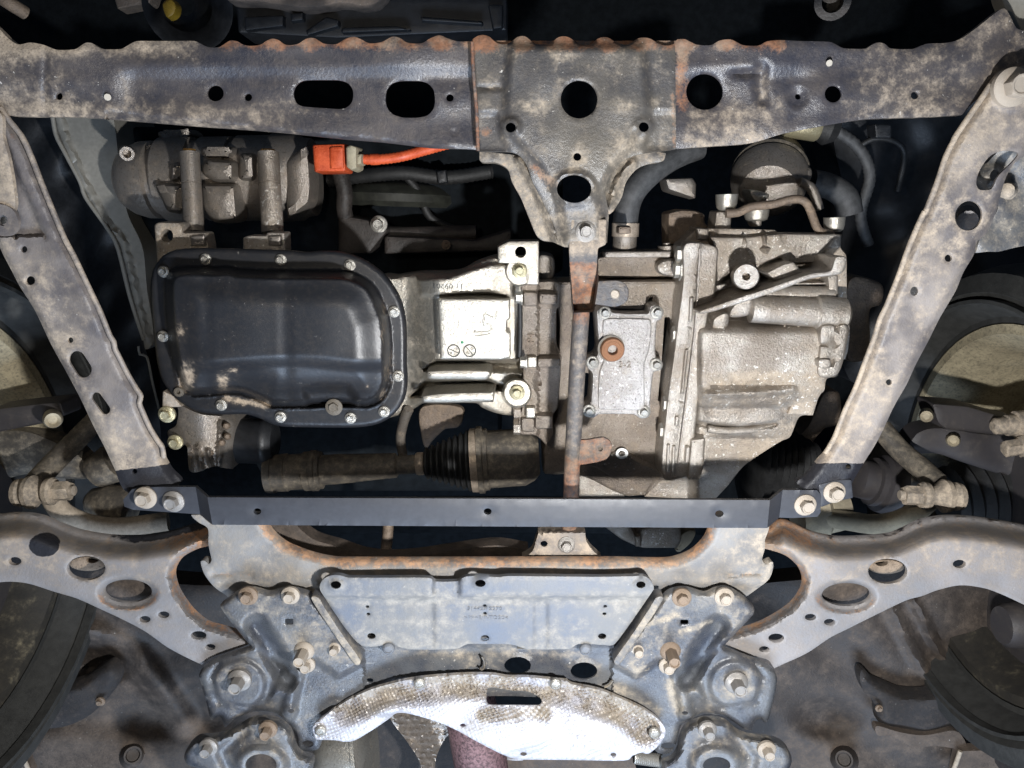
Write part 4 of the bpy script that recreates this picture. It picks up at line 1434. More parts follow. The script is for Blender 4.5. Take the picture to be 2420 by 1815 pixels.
def rear_brace():
    t = thing('rear_brace', 'wide dark steel brace plate with two bolted towers across the bottom', 'brace plate', (1150, 1620, .99))
    left = c('J', (1440, 605), (1490, 552), (1560, 500), (1610, 481), (1680, 490), (1760, 510), (1840, 490), (1900, 484), (1960, 495), (2030, 520)) + [(740, 1420)] + [(790, 1480), (850, 1566)] + [(850, 1500, 0), (1660, 1500, 0)]
    right = [(1449, 1568, 0)] + c('L', (850, 770), (1000, 575), (1012, 540), (1060, 500), (1140, 482), (1200, 490), (1290, 515), (1360, 487), (1430, 479), (1500, 510), (1560, 555), (1610, 610), (1600, 660), (1410, 862, 0), (1430, 880), (1700, 985), (1745, 1030), (1760, 1080), (1740, 1200), (1700, 1350), (1680, 1362), (1655, 1340), (1620, 1350), (1590, 1415, 0), (1540, 1400), (1480, 1360), (1420, 1325), (1300, 1305), (1220, 1330), (1140, 1370), (1115, 1440), (1100, 1500), (1060, 1560), (1000, 1565), (960, 1540))
    mid = [(1545, 1745), (1400, 1670), (1210, 1645), (1000, 1660), (850, 1710), (765, 1745)]
    leftb = c('K', (440, 1500), (420, 1535), (350, 1550), (290, 1530)) + c('J', (1935, 1450), (1900, 1380), (1800, 1305), (1650, 1292), (1560, 1330), (1470, 1395, 0), (1440, 1325), (1410, 1330), (1380, 1345), (1350, 1240), (1310, 1090), (1300, 1050), (1330, 1000), (1450, 930), (1640, 868, 0))
    # strip between the towers: build outline so that the towers and the strip are one pressing
    P = cr([p for p in left[:-2]] + [(850, 1505, 0), (1452, 1505, 0)] + right + mid + leftb, True, 6)
    holes = [ez('K', 758, 1087, 23, 15), ez('K', 1723, 990, 87, 57), ez('L', 498, 1025, 87, 56), ez('K', 243, 1287, 21, 14), ez('L', 1158, 1300, 20, 13), rp(c('J', (1862, 683), (1916, 683), (1916, 722), (1862, 722)), 4, 4), rp(c('L', (1128, 690), (1180, 690), (1180, 722), (1128, 722)), 4, 4), ez('K', 352, 1502, 38, 24), ez('L', 1048, 1515, 46, 23)]

    def tower(m):
        X = (lambda a: a) if not m else (lambda a: 2 * 1151.5 - a)
        top = [(X(a), b) for a, b in ((500, 1440), (560, 1380), (750, 1385), (770, 1450), (855, 1570), (800, 1600), (745, 1560), (700, 1560), (670, 1640), (640, 1650), (670, 1580))]
        return top
    T1, T2 = tower(False), tower(True)

    def hf(x, y):
        z = .0012 * wob(x, y, 71)
        for m, Tt in ((0, T1), (1, T2)):
            X = x if not m else 2303 - x
            z = z - .014 * pmask(x, y, Tt, 9)
            # pressed valley running down from the tower
            z = z + .030 * line(X, y, [(605, 1480), (645, 1540), (680, 1605)], 28, 24)
            z = z - .016 * line(X, y, [(700, 1590), (688, 1640), (680, 1690)], 20, 16)
            z = z - .008 * spot(X, y, 565, 1617, 70, 64, .25)
            z = z + .004 * line(X, y, [(520, 1560), (500, 1600), (515, 1660), (600, 1672)], 6)
            z = z + .020 * (1 - sm(0, 14, pdist(X, y, np.array([(737, 1403), (742, 1425), (850, 1572)]), False))) * 0
        z = z + .008 * sm(1512, 1536, y) * (x > 860) * (x < 1445)
        z = z - .004 * spot(x, y, *c1('K', 1723, 990), 42, 30, .35) - .004 * spot(x, y, *c1('L', 498, 1025), 42, 30, .35)
        z = z - .006 * spot(x, y, *c1('K', 243, 1287), 22, 16, .7) - .006 * spot(x, y, *c1('L', 1158, 1300), 22, 16, .7)
        return z

    def mud(x, y):
        tw = .16 * pmask(x, y, T1, 12) + .16 * pmask(x, y, T2, 12) - .5 * line(x, y, [(605, 1480), (645, 1540), (680, 1605)], 26) - .5 * line(x, y, [(1698, 1480), (1658, 1540), (1623, 1605)], 26) - .25 * spot(x, y, 1000, 1575, 150, 34, .8)  # valleys kept clear of dust, painting in the shade of their slopes
        return tw + .04 + .3 * spot(x, y, *c1('J', 1520, 1080), 60, 60, .9) + .45 * spot(x, y, *c1('L', 1500, 1130), 80, 60, .9) + .25 * line(x, y, c('K', (900, 900), (2160, 910)), 22) + .4 * spot(x, y, *c1('K', 1440, 970), 34, 24, .9) + .35 * spot(x, y, *c1('L', 540, 1000), 40, 30, .9) + .4 * line(x, y, c('L', (700, 1120), (820, 1200), (980, 1300)), 22) + .5 * line(x, y, c('L', (1060, 1110), (1120, 1280)), 20) + .5 * line(x, y, c('L', (920, 720), (1100, 660)), 9) + .55 * line(x, y, c('L', (1130, 770), (1330, 700)), 9) + .35 * spot(x, y, *c1('L', 850, 1050), 40, 40, .9) + .25 * spot(x, y, *c1('J', 1800, 620), 60, 40, .9)
    edge = P
    sheet('brace_plate', P, .985, 'brace_paint', t, holes, grid=6, hf=lambda x, y: hf(x, y) + .007 * (1 - sm(0, 10, pdist(x, y, edge))) * (1 - ((x > 835) & (x < 1470) & (y < 1600))), skirt=.006, mud=mud, hole_rust=.1, edge_rust=.08, seed=7)
    # turned-up inner edges of the towers
    for m in (0, 1):
        X = (lambda a: a) if not m else (lambda a: 2303 - a)
        pts = [(X(a), b) for a, b in ((735, 1412), (752, 1412), (770, 1440), (810, 1500), (852, 1560), (848, 1572), (838, 1570), (790, 1500), (750, 1440))]
        slab('turned_edge', cr(pts, True, 6), .962, .022, 'brace_paint', t, ch=.0015, draft=1, mud=lambda x, y: .45 + 0 * x)
    for px, py, r in ((*c1('J', 1622, 535), 23), (*c1('J', 1897, 532), 22), (*c1('L', 1137, 545), 23), (*c1('L', 1415, 542), 23)):
        bolt(px, py, .970, r, t, 'bolt_steel', 'big', turn=.25)
    for px, py, r, k in ((*c1('J', 1990, 890), 24, 1.9), (*c1('J', 2004, 985), 20, .9), (*c1('J', 2190, 875), 18, 1.0), (*c1('L', 1060, 890), 25, 1.9), (*c1('L', 1045, 990), 21, .9), (*c1('L', 850, 885), 19, 1.0)):
        bolt(px, py, .973, r, t, 'bolt_steel', 'tall', turn=.4, long=k)
    for px, py in (c1('J', 1565, 1085), c1('L', 1493, 1100)):
        bolt(px, py, .974, 28, t, 'bolt_steel', 'tall', turn=.1, long=1.15)
    # hook shaped marks scratched in the plate
    for pts in (c('K', (1490, 930), (1505, 960), (1505, 1000), (1490, 1015), (1475, 1005)), c('K', (490, 950), (478, 985), (500, 1015), (545, 1020)), c('L', (905, 965), (920, 1000), (915, 1015), (850, 1025)), c('L', (685, 1085), (665, 1115), (630, 1130))):
        tube('weld_mark', [(p[0], p[1], .979) for p in pts], .0018, 'shaft_steel', t, 6)
    return t


rear_brace()


def under_cover():
    t = thing('plastic_under_cover', 'blue grey plastic cover with ribs and part number between the towers', 'plastic cover', (1150, 1450, .98))
    top = c('K', (440, 510), (430, 470), (450, 430), (500, 402), (560, 400), (620, 415), (1100, 415), (1155, 420), (1185, 440), (1330, 438), (1375, 412), (1450, 404), (1600, 412)) + c('L', (0, 405), (600, 410), (840, 405), (890, 405), (930, 430), (955, 480), (945, 505), (700, 848))
    bot = c('L', (620, 855), (560, 850), (460, 850), (400, 880), (120, 884), (60, 880)) + c('K', (1880, 884), (1780, 880), (1680, 852), (1500, 848), (1395, 850), (1330, 878), (1200, 885), (1030, 884), (960, 872), (900, 850), (690, 850))
    P = cr(top + bot, True, 6)
    holes = [ez('K', 535, 463, 35, 26), ez('K', 1480, 453, 35, 24), ez('L', 870, 462, 31, 23), ez('K', 742, 605, 12, 9), ez('K', 748, 653, 13, 9), ez('K', 768, 797, 28, 20), ez('K', 1508, 598, 12, 9), ez('K', 1510, 648, 12, 9), ez('K', 1510, 810, 28, 20), ez('L', 637, 602, 12, 9), ez('L', 632, 651, 13, 9), ez('L', 617, 798, 27, 19)]

    def hf(x, y):
        z = .0015 * wob(x, y, 81)
        z = z - .014 * (1 - sm(1405, 1420, y))
        z = z + .010 * pmask(x, y, c('K', (1175, 380), (1345, 380), (1345, 560), (1175, 560)), 5) * (1 - sm(1405, 1420, y))
        z = z - .005 * spot(x, y, *c1('K', 535, 463), 22, 16, .5) - .005 * spot(x, y, *c1('K', 1480, 453), 22, 16, .5) - .005 * spot(x, y, *c1('L', 870, 462), 22, 16, .5)
        for xa, xb in ((1082, 1180), (1832, 1920)):
            a, b = c1('K', xa, 0)[0], c1('K', xb, 0)[0]
            z = z + .0030 * sm(a - 4, a + 4, x) * (1 - sm(b - 4, b + 4, x)) * sm(1418, 1424, y)
        return z
    sheet('cover', P, .974, 'plastic_cover', t, holes, grid=6, hf=hf, skirt=.008, t=.002, mud=lambda x, y: .30 * (1 - sm(4, 22, np.abs(y - 1415))) + .16 + .2 * sm(1480, 1520, y) - .55 * spot(x, y, 1150, 1495, 70, 44, .9) - .25 * spot(x, y, 1300, 1385, 200, 22, .9) + .3 * spot(x, y, *c1('K', 560, 460), 40, 24, .9), seed=8)
    text('51442-12270', *c1('H', 955, 1214), .9738, 12.5, 'plastic_cover', t, depth=.001, stretch=1.25)
    text('>PP+E/P-TD20<', *c1('H', 965, 1272), .9738, 12.5, 'plastic_cover', t, depth=.001, stretch=1.25)
    for px, py in (c1('K', 880, 878), c1('L', 508, 883)):
        bolt(px, py, .973, 14.5, t, 'plastic_cover', 'clip', name='push_clip')
    return t


under_cover()


def heat_shield():
    t = thing('heat_shield', 'bright white dimpled aluminium heat shield at the bottom centre', 'heat shield', (1160, 1690, .98))
    P = cr(c('K', (392, 1440), (388, 1385), (450, 1330), (600, 1225), (750, 1152), (900, 1107), (1030, 1080), (1200, 1060), (1400, 1048), (1560, 1050), (1660, 1065), (1800, 1067), (2050, 1090)) + c('L', (380, 1086), (420, 1112), (600, 1150), (750, 1210), (880, 1270), (970, 1330), (1022, 1388), (1028, 1440), (995, 1500), (950, 1545), (915, 1566), (865, 1560), (815, 1580), (790, 1605), (700, 1612), (350, 1606), (0, 1605)) +
           c('K', (1760, 1610), (1680, 1592), (1600, 1560), (1450, 1482), (1300, 1400), (1150, 1342), (1000, 1302), (930, 1302), (880, 1340), (760, 1420), (660, 1478), (600, 1487), (520, 1477), (410, 1472)), True, 6)
    slot = cr(c('K', (1520, 1175), (1530, 1140), (1570, 1134), (1690, 1154), (1775, 1156), (1830, 1175), (1878, 1210), (1880, 1235), (1860, 1250), (1700, 1250), (1540, 1248), (1522, 1230)), True, 5)
    holes = [slot, ez('K', 1365, 1380, 18, 12), ez('K', 1762, 1568, 22, 13), ez('L', 690, 1572, 20, 12)]
    top = cr(c('K', (600, 1270), (850, 1180), (1100, 1140), (1400, 1110), (1700, 1120), (2050, 1150)) + c('L', (500, 1200), (750, 1290), (900, 1400)), False, 20)

    def hf(x, y):
        z = .004 * wob(x, y, 91)
        z = z + .016 * line(x, y, [(a, b + 4) for a, b in top], 34, 30)
        z = z - .012 * spot(x, y, 1290, 1730, 260, 90, .9)
        z = z - .010 * spot(x, y, *c1('K', 880, 1270), 60, 26, .9)
        return z

    def mud(x, y):
        d = pdist(x, y, top, False)
        return 1.0 * (1 - sm(20, 50, d)) + .8 * (1 - sm(8, 26, pdist(x, y, np.array(c('K', (1500, 1310), (1900, 1310))), False)))
    def dim(x, y):
        band = np.clip(1 - sm(24, 52, pdist(x, y, top, False)) + .9 * (1 - sm(10, 28, pdist(x, y, np.array(c('K', (1500, 1310), (1900, 1310))), False))), 0, 1)
        w = 16 * wob(x, y, 5, .8)
        q = np.sin((x + y * .5 + w) * .52) * np.sin((y - x * .35 + w) * .54)
        return q * (.3 + .7 * band) * (.55 + .45 * np.clip(1 + 1.6 * wob(x, y, 8, .5), 0, 2)), band
    sheet('shield', P, .962, 'heat_shield', t, holes, grid=3.4, hf=lambda x, y: hf(x, y) + .0028 * dim(x, y)[0], skirt=.006, t=.0015, mud=mud, roll=.001, seed=9, rust=lambda x, y: np.clip(dim(x, y)[0] * 1.6 - .3, 0, 1) * dim(x, y)[1])
    for px, py, r in ((*c1('K', 1082, 1106), 14), (*c1('K', 1972, 1108), 14), (*c1('K', 437, 1415), 14), (*c1('L', 960, 1430), 14)):
        bolt(px, py, .962, r, t, 'clean_bolt', 'clip')
    # what hangs below and behind it
    e = thing('exhaust_pipe', 'speckled pinkish exhaust pipe under the heat shield', 'exhaust pipe', (1150, 1800, 1.06))
    tube('pipe', [(1105, 1640, 1.10), (1125, 1740, 1.07), (1140, 1830, 1.06), (1160, 1980, 1.05)], .042, 'pipe_pink', e, 28)
    f = thing('tunnel_shield', 'dimpled silver tunnel shield fin beside the exhaust pipe', 'heat shield', (980, 1760, 1.04))
    P2 = cr(c('K', (890, 1330), (960, 1290), (1150, 1330), (1290, 1400), (1240, 1480), (1190, 1600), (1170, 1800), (1090, 1800), (1090, 1640), (1010, 1500)), True, 7)
    sheet('fin', P2, 1.03, 'dull_alu', f, grid=5, hf=lambda x, y: .05 * np.clip((x - 930 - (y - 1700) * .45) / 70, 0, 1.2) + .0022 * np.sin((x + y) * .5) * np.sin((x - y) * .5), t=.002, roll=0)
    P3 = cr(c('K', (740, 1400), (900, 1330), (1010, 1500), (1090, 1640), (1090, 1850), (720, 1850)), True, 9)
    sheet('tunnel_wall', P3, 1.16, 'liner_felt', f, grid=10, skirt=.03)
    P4 = cr(c('K', (1160, 1420), (1290, 1400), (1330, 1600), (1340, 1850), (1130, 1850)), True, 9)
    sheet('tunnel_wall', P4, 1.18, 'liner_felt', f, grid=10, skirt=.03)
    P5 = cr(c('K', (1600, 1560), (2212, 1560)) + c('L', (800, 1570), (800, 1850)) + c('K', (1600, 1850)), True, 9)
    sheet('tunnel_wall', P5, 1.14, 'floor_paint', f, grid=10, skirt=.03, mud=lambda x, y: .3 + 0 * x)
    m = thing('exhaust_muffler_end', 'smooth silver bulge below the left tip of the heat shield', 'exhaust', (810, 1790, 1.05))
    lathe('bulge', W(*c1('K', 420, 1580), 1.06), W(*c1('K', 740, 1540), 1.06), [(0, .005), (.03, .030), (.12, .052), (.35, .066), (.8, .07), (.97, .07), (1, .066)], 'bright_alu', m, 36)
    lathe('rim', W(*c1('K', 715, 1545), 1.06), W(*c1('K', 740, 1541), 1.06), [(0, .066), (0, .0735), (1, .0735), (1, .066)], 'bright_alu', m, 36)
    s = thing('tension_spring', 'small steel coil spring at the right tip of the heat shield', 'spring', (1530, 1795, 1.0))
    A, B = W(*c1('L', 825, 1588), 1.01), W(*c1('L', 1000, 1612), 1.01)
    d = (B - A)
    pts = []
    e1 = d.normalized().cross(Vector((0, 0, 1)))
    e2 = d.normalized().cross(e1)
    for i in range(16 * 14 + 1):
        a = i / 16 * 2 * math.pi
        pts.append(A + d * (i / (16 * 14)) + (e1 * math.cos(a) + e2 * math.sin(a)) * .0085)
    tube('coil', pts, .0016, 'clean_bolt', s, 6, world=True)
    return t


heat_shield()


def lower_brackets():
    for side in 'LR':
        if side == 'L':
            t = thing('rear_mount_bracket', 'dark steel mount bracket with oval hole at the bottom left', 'bracket', (580, 1770, .96), 'rear mount brackets')
            P = cr(c('J', (1203, 1585), (1230, 1520), (1290, 1472), (1380, 1464), (1470, 1448), (1550, 1402), (1640, 1355), (1720, 1345), (1820, 1368), (1890, 1430), (1920, 1520), (1955, 1575), (2040, 1610), (2030, 1700), (1960, 1900, 0), (1500, 1900, 0), (1400, 1720), (1300, 1665), (1225, 1635)), True, 6)
            hole = ez('J', 1705, 1640, 102, 72)
            bl = (c1('J', 1362, 1522), c1('J', 1750, 1408))
            ctr = c1('J', 1705, 1640)
            hv = [(c1('J', 1600, 1410)), (c1('J', 1450, 1560)), (c1('J', 1560, 1800))]
        else:
            t = thing('rear_mount_bracket', 'dark steel mount bracket with oval hole at the bottom right', 'bracket', (1720, 1770, .96), 'rear mount brackets')
            P = cr(c('L', (1010, 1640), (1070, 1612), (1112, 1560), (1130, 1480), (1170, 1405), (1250, 1362), (1350, 1352), (1430, 1370), (1500, 1428), (1580, 1463), (1700, 1475), (1790, 1502), (1845, 1560), (1850, 1640), (1780, 1720), (1650, 1800), (1600, 1900, 0), (1100, 1900, 0), (1030, 1720)), True, 6)
            hole = ez('L', 1365, 1642, 90, 55)
            bl = (c1('L', 1305, 1410), c1('L', 1692, 1540))
            ctr = c1('L', 1365, 1642)
            hv = [(c1('L', 1480, 1440)), (c1('L', 1600, 1600)), (c1('L', 1540, 1800))]
        def hf(x, y):
            d = pdist(x, y, P)
            q = np.sqrt(((x - ctr[0]) / 62) ** 2 + ((y - ctr[1]) / 46) ** 2)
            z = .012 * (1 - sm(0, 9, d)) - .014 * (1 - sm(.75, 1.2, q)) + .008 * line(x, y, hv, 18, 16) + .002 * wob(x, y, 88)
            return z
        sheet('bracket_plate', P, .962, 'brace_paint', t, [hole], grid=6.5, hf=hf, skirt=.012, mud=lambda x, y: .16 + 0 * x, seed=11)
        for px, py in bl:
            bolt(px, py, .958, 22, t, 'bolt_steel', 'tall', turn=.2)


lower_brackets()


# ================================================================== stabiliser links
def links():
    for side in 'LR':
        if side == 'L':
            z = 'G'
            t = thing('stabiliser_link', 'dusty tan stabiliser link joint with nut left of the tie bar', 'stabiliser link', (110, 1155, 1.14), 'stabiliser links')
            a, b = c1('G', 105, 455), c1('G', 490, 440)
            rod = [(*c1('G', 640, -30), 1.27), (*c1('G', 470, 140), 1.24), (*c1('G', 320, 290), 1.20), (*c1('G', 230, 390), 1.17)]
            bar = [(*c1('G', 330, 470), 1.17), (*c1('G', 400, 575), 1.18), (*c1('G', 520, 640), 1.20), (*c1('G', 650, 672), 1.21), (*c1('G', 800, 680), 1.22), (*c1('G', 1100, 640), 1.24)]
        else:
            z = 'I'
            t = thing('stabiliser_link', 'dusty tan stabiliser link joint with nut right of the tie bar', 'stabiliser link', (2220, 1160, 1.14), 'stabiliser links')
            a, b = c1('I', 1860, 480), c1('I', 1452, 470)
            rod = [(*c1('I', 1330, 30), 1.27), (*c1('I', 1450, 170), 1.24), (*c1('I', 1600, 300), 1.20), (*c1('I', 1700, 390), 1.17)]
            bar = [(*c1('I', 1650, 500), 1.17), (*c1('I', 1560, 580), 1.18), (*c1('I', 1430, 640), 1.20), (*c1('I', 1280, 660), 1.21), (*c1('I', 1130, 640), 1.22), (*c1('I', 950, 610), 1.24)]
        A, B = W(*a, 1.14), W(*b, 1.14)
        k = mp(1160, 1.14) / 2.765
        prof = [(0, 70), (.02, 92), (.10, 98), (.14, 88), (.20, 90), (.22, 112), (.30, 116), (.34, 100), (.42, 70), (.46, 62), (.52, 58), (.54, 92), (.62, 96), (.66, 84), (.68, 50)]
        lathe('ball_housing', A, A + (B - A) * .70, [(s / .70, r * k * .95) for s, r in prof], 'link_dirt', t, 28)
        lathe('nut', A + (B - A) * .66, A + (B - A) * .93, [(0, 58 * k), (.05, 66 * k), (.9, 66 * k), (1, 58 * k)], 'link_dirt', t, 6)
        lathe('stud', A + (B - A) * .92, B, [(0, 34 * k), (.85, 34 * k), (1, 27 * k)], 'bolt_steel', t, 16)
        tube('rod', rod, .0175, 'shaft_steel', t, 16)
        s = thing('stabiliser_bar', 'curved dirty white stabiliser bar end on the %s' % ('left' if side == 'L' else 'right'), 'stabiliser bar', bar[2], 'stabiliser bar ends')
        tube('bar', bar, .0165, 'wheel_dust' if side == 'R' else 'link_dirt', s, 18, mud=lambda q: .5)
        # boot and tie rod behind
    t = thing('steering_knuckle_arm', 'dark forged knuckle arm behind the left stabiliser link', 'knuckle', (170, 1090, 1.33))
    P = cr(c('G', (-100, 80), (150, 40), (400, 130), (520, 200), (600, 300), (590, 360), (400, 360), (200, 330), (-100, 370)), True, 8)
    slab('arm', P, 1.26, .05, 'shaft_steel', t, ch=.012, hf=lambda x, y: .01 * wob(x, y, 33))
    lathe('bush', W(*c1('G', 610, 330), 1.27), W(*c1('G', 760, 250), 1.27), [(0, .012), (.1, .028), (.8, .034), (1, .03)], 'shaft_steel', t, 24)
    t = thing('steering_knuckle_arm', 'dark forged knuckle arm behind the right stabiliser link', 'knuckle', (2250, 1080, 1.33))
    P = cr(c('I', (1500, 190), (1700, 200), (1850, 250), (2100, 330), (2300, 380), (2300, 100), (2000, 60), (1700, 20), (1560, 60)), True, 8)
    slab('arm', P, 1.26, .05, 'dust_shield', t, ch=.012, hf=lambda x, y: .01 * wob(x, y, 34))
    lathe('grease_cap', W(*c1('I', 1800, 105), 1.27), W(*c1('I', 1805, 115), 1.235), [(0, .011), (.8, .011), (1, .009), (.9, .005)], 'wheel_dust', t, 20)
    t = thing('caliper_bracket', 'dim brake caliper bracket with brass fitting inside the left wheel', 'caliper', (80, 980, 1.3))
    P = rp(c('D', (-60, 1290), (280, 1250), (400, 1240), (430, 1330), (300, 1380), (-60, 1450)), 8)
    slab('bracket', P, 1.16, .05, 'dust_shield', t, ch=.006)
    lathe('fitting', W(*c1('D', 345, 1340), 1.17), W(*c1('D', 345, 1365), 1.12), [(0, .013), (.6, .014), (1, .011), (.9, .006)], 'wheel_dust', t, 20)
    t = thing('caliper_bracket', 'dim grey brake caliper bracket inside the right wheel', 'caliper', (2300, 1000, 1.3))
    P = rp(c('F', (1660, 1250), (1900, 1270), (2100, 1330), (2250, 1360), (2250, 1480), (1750, 1420), (1700, 1380)), 8)
    slab('bracket', P, 1.22, .05, 'dust_shield', t, ch=.006)
    lathe('fitting', W(*c1('F', 1630, 1320), 1.23), W(*c1('F', 1630, 1340), 1.19), [(0, .010), (.6, .011), (1, .009), (.9, .005)], 'wheel_dust', t, 20)
    # gaiters left and right under the tie bar tabs
    t = thing('rack_boot', 'grey boot of the steering rack below the left tie bar tab', 'rubber boot', (260, 1185, 1.22))
    lathe('boot', W(*c1('G', 560, 500), 1.27), W(*c1('G', 860, 560), 1.27), [(0, .01), (.1, .022), (.5, .036), (1, .04)], 'shaft_steel', t, 24)
    t = thing('rack_boot', 'grey boot of the steering rack below the right tie bar tab', 'rubber boot', (1930, 1200, 1.22))
    lathe('boot', W(*c1('I', 1100, 560), 1.27), W(*c1('I', 780, 590), 1.27), [(0, .035), (.4, .04), (.5, .05), (1, .045)], 'wheel_dust', t, 24)
    t = thing('tie_rod_end', 'dim round tie rod end right of the lower rail end', 'tie rod', (2080, 1120, 1.28))
    lathe('sleeve', W(*c1('I', 1150, 350), 1.28), W(*c1('I', 1440, 420), 1.28), [(0, .02), (.1, .034), (.4, .034), (.42, .042), (.55, .042), (.6, .05), (.9, .052), (1, .04)], 'dust_shield', t, 28)


links()


# ================================================================== engine
def engine_block():
    t = thing('engine_block', 'dark shadowed engine block behind the oil pan and compressor', 'engine', (1000, 520, 1.4))
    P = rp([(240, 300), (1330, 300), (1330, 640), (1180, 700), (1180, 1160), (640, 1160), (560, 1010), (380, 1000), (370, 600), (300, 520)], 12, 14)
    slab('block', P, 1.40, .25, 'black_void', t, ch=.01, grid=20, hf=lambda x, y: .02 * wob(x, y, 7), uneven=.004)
    # crank pulley disc and a dim guard between compressor and bracket
    lathe('pulley', W(*c1('B', 380, 1190), 1.44), W(*c1('B', 380, 1350), 1.44), [(0, .07), (.2, .095), (.5, .107), (.8, .108), (1, .10)], 'olive_plastic', t, 48)
    slab('rib', rp(c('B', (300, 1540), (900, 1570), (1130, 1500), (1130, 1640), (300, 1659)), 6), 1.30, .08, 'dark_metal', t, ch=.006)
    slab('rib', rp(c('B', (0, 1400), (220, 1440), (330, 1500), (200, 1659), (0, 1659)), 6), 1.30, .08, 'dark_metal', t, ch=.006)
    bolt(*c1('B', 264, 1465), 1.29, 20, t, 'clean_bolt', 'tall')
    bolt(*c1('B', 702, 1600), 1.28, 11, t, 'brown_alu', 'tall')


engine_block()


def compressor():
    t = thing('ac_compressor', 'dirty cast aluminium compressor with two long bolts at the upper left', 'compressor', (510, 430, 1.24))
    k = mp(430, 1.26) / 2.765
    a, b = W(*c1('A', 785, 1180), 1.315), W(*c1('A', 2055, 1160), 1.315)
    prof = [(0, 60), (.01, 150), (.03, 190), (.08, 235), (.14, 262), (.19, 265), (.20, 240), (.235, 240), (.24, 285), (.40, 285), (.405, 262), (.44, 262), (.45, 285), (.60, 285), (.605, 262), (.63, 262), (.635, 290), (.80, 290), (.81, 300), (.93, 295), (.96, 270), (1.0, 262), (1.0, 60)]
    lathe('housing', a, b, [(s, r * k * .97) for s, r in prof], 'dull_alu', t, 48)
    # cast lumps on the housing
    for nm, pts, h in (('lug', c('A', (860, 930), (1010, 915), (1020, 1060), (860, 1060)), 1.215), ('lug', c('A', (1310, 960), (1530, 960), (1530, 1020), (1320, 1020)), 1.165), ('lug', c('A', (1330, 1040), (1530, 1050), (1530, 1190), (1400, 1190), (1310, 1130)), 1.150),
                       ('lug', c('A', (1310, 1200), (1540, 1200), (1560, 1440), (1400, 1460), (1320, 1350)), 1.148), ('lug', c('A', (1560, 1000), (1660, 1000), (1670, 1180), (1560, 1180)), 1.16), ('lug', c('A', (1120, 1060), (1190, 1060), (1190, 1180), (1110, 1190)), 1.16),
                       ('lug', c('A', (1000, 1200), (1200, 1200), (1210, 1390), (1090, 1390), (1050, 1280)), 1.155), ('lug', c('A', (1860, 1060), (2020, 930), (2040, 1200), (2030, 1330), (1880, 1440)), 1.17), ('lug', c('A', (1030, 860), (1230, 845), (1270, 885), (1200, 905), (1040, 905)), 1.24)):
        slab(nm, rp(pts, 14), h + .068, .05, 'dull_alu', t, ch=.014, draft=4)
    for x, y0, y1, r in ((1247, 985, 1515, 60), (1760, 985, 1520, 66)):
        p, q = W(*c1('A', x - 8, y0 + 15), 1.215), W(*c1('A', x + 22, y1), 1.19)
        lathe('bolt_sleeve', p, q, [(0, r * k * .86), (0, r * k), (.38, r * k), (.385, r * k * .94), (.395, r * k * .94), (.40, r * k), (1, r * k * 1.02), (1, r * k * .7)], 'cast_alu' if x > 1500 else 'dull_alu', t, 24)
        lathe('bolt_head', W(*c1('A', x - 12, y0 - 12), 1.215), W(*c1('A', x - 10, y0 + 22), 1.215), [(0, r * k * .62), (.1, r * k * .68), (.5, r * k * .68), (.52, r * k * .95), (1, r * k * .95)], 'amber_steel', t, 6)
    lathe('port', W(*c1('A', 830, 1000), 1.25), W(*c1('A', 830, 1005), 1.21), [(0, 48 * k), (.8, 48 * k), (1, 42 * k), (1, 26 * k), (.6, 22 * k)], 'dull_alu', t, 24)
    # feet
    t2 = thing('compressor_bracket', 'pale pitted bracket ear with a round hole above the oil pan corner', 'bracket', (395, 560, 1.14))
    P = rp(c('A', (1008, 1470), (1035, 1452), (1170, 1455), (1190, 1480), (1192, 1520), (1345, 1520), (1362, 1600)) + c('D', (1365, 300), (1030, 340)), 5)
    slab('ear', P, 1.145, .03, 'cast_alu', t2, ch=.003, holes=[ez('A', 1090, 1540, 42, 44)], mud=lambda x, y: .4 + 0 * x)
    slab('pad', rp(c('A', (1245, 1545), (1335, 1535), (1340, 1605), (1250, 1610)), 3), 1.138, .01, 'dull_alu', t2)
    t3 = thing('compressor_bracket', 'pale pitted bracket foot under the right compressor bolt', 'bracket', (620, 565, 1.14))
    slab('foot', rp(c('A', (1588, 1555), (1620, 1540), (1740, 1540), (1745, 1520), (1860, 1520), (1865, 1640), (1590, 1640)), 4), 1.145, .03, 'cast_alu', t3, ch=.003)
    slab('pad', rp(c('A', (1755, 1545), (1835, 1540), (1835, 1605), (1755, 1605)), 3), 1.138, .01, 'dull_alu', t3)

    # dim hoses and looms in the gap behind the compressor and the orange cable
    t4 = thing('wiring_loom', 'dim black wiring loom in the gap right of the orange plug', 'wiring loom', (960, 470, 1.36))
    tube('loom', [(*c1('B', -60, 1180), 1.38), (*c1('B', 150, 1150), 1.36), (*c1('B', 420, 1130), 1.35), (*c1('B', 700, 1160), 1.36), (*c1('B', 1000, 1120), 1.38)], .012, 'black_rubber', t4, 12, step=.004, ribs=(.06, 1))
    tube('branch', [(*c1('B', 420, 1130), 1.35), (*c1('B', 520, 1250), 1.36), (*c1('B', 600, 1420), 1.37), (*c1('B', 760, 1500), 1.38)], .007, 'black_rubber', t4, 10)
    slab('clip', rp(c('B', (640, 1120), (700, 1110), (710, 1190), (650, 1200)), 3), 1.335, .02, 'dark_plastic', t4)
    t5 = thing('coolant_pipe', 'brown metal coolant pipe with bracket below the dim wiring loom', 'pipe', (900, 520, 1.32))
    tube('pipe', [(*c1('B', 10, 1130), 1.30), (*c1('B', 40, 1250), 1.30), (*c1('B', 42, 1400), 1.31), (*c1('B', 120, 1500), 1.33), (*c1('B', 400, 1530), 1.34), (*c1('B', 900, 1520), 1.34)], .013, 'dark_metal', t5, 14)
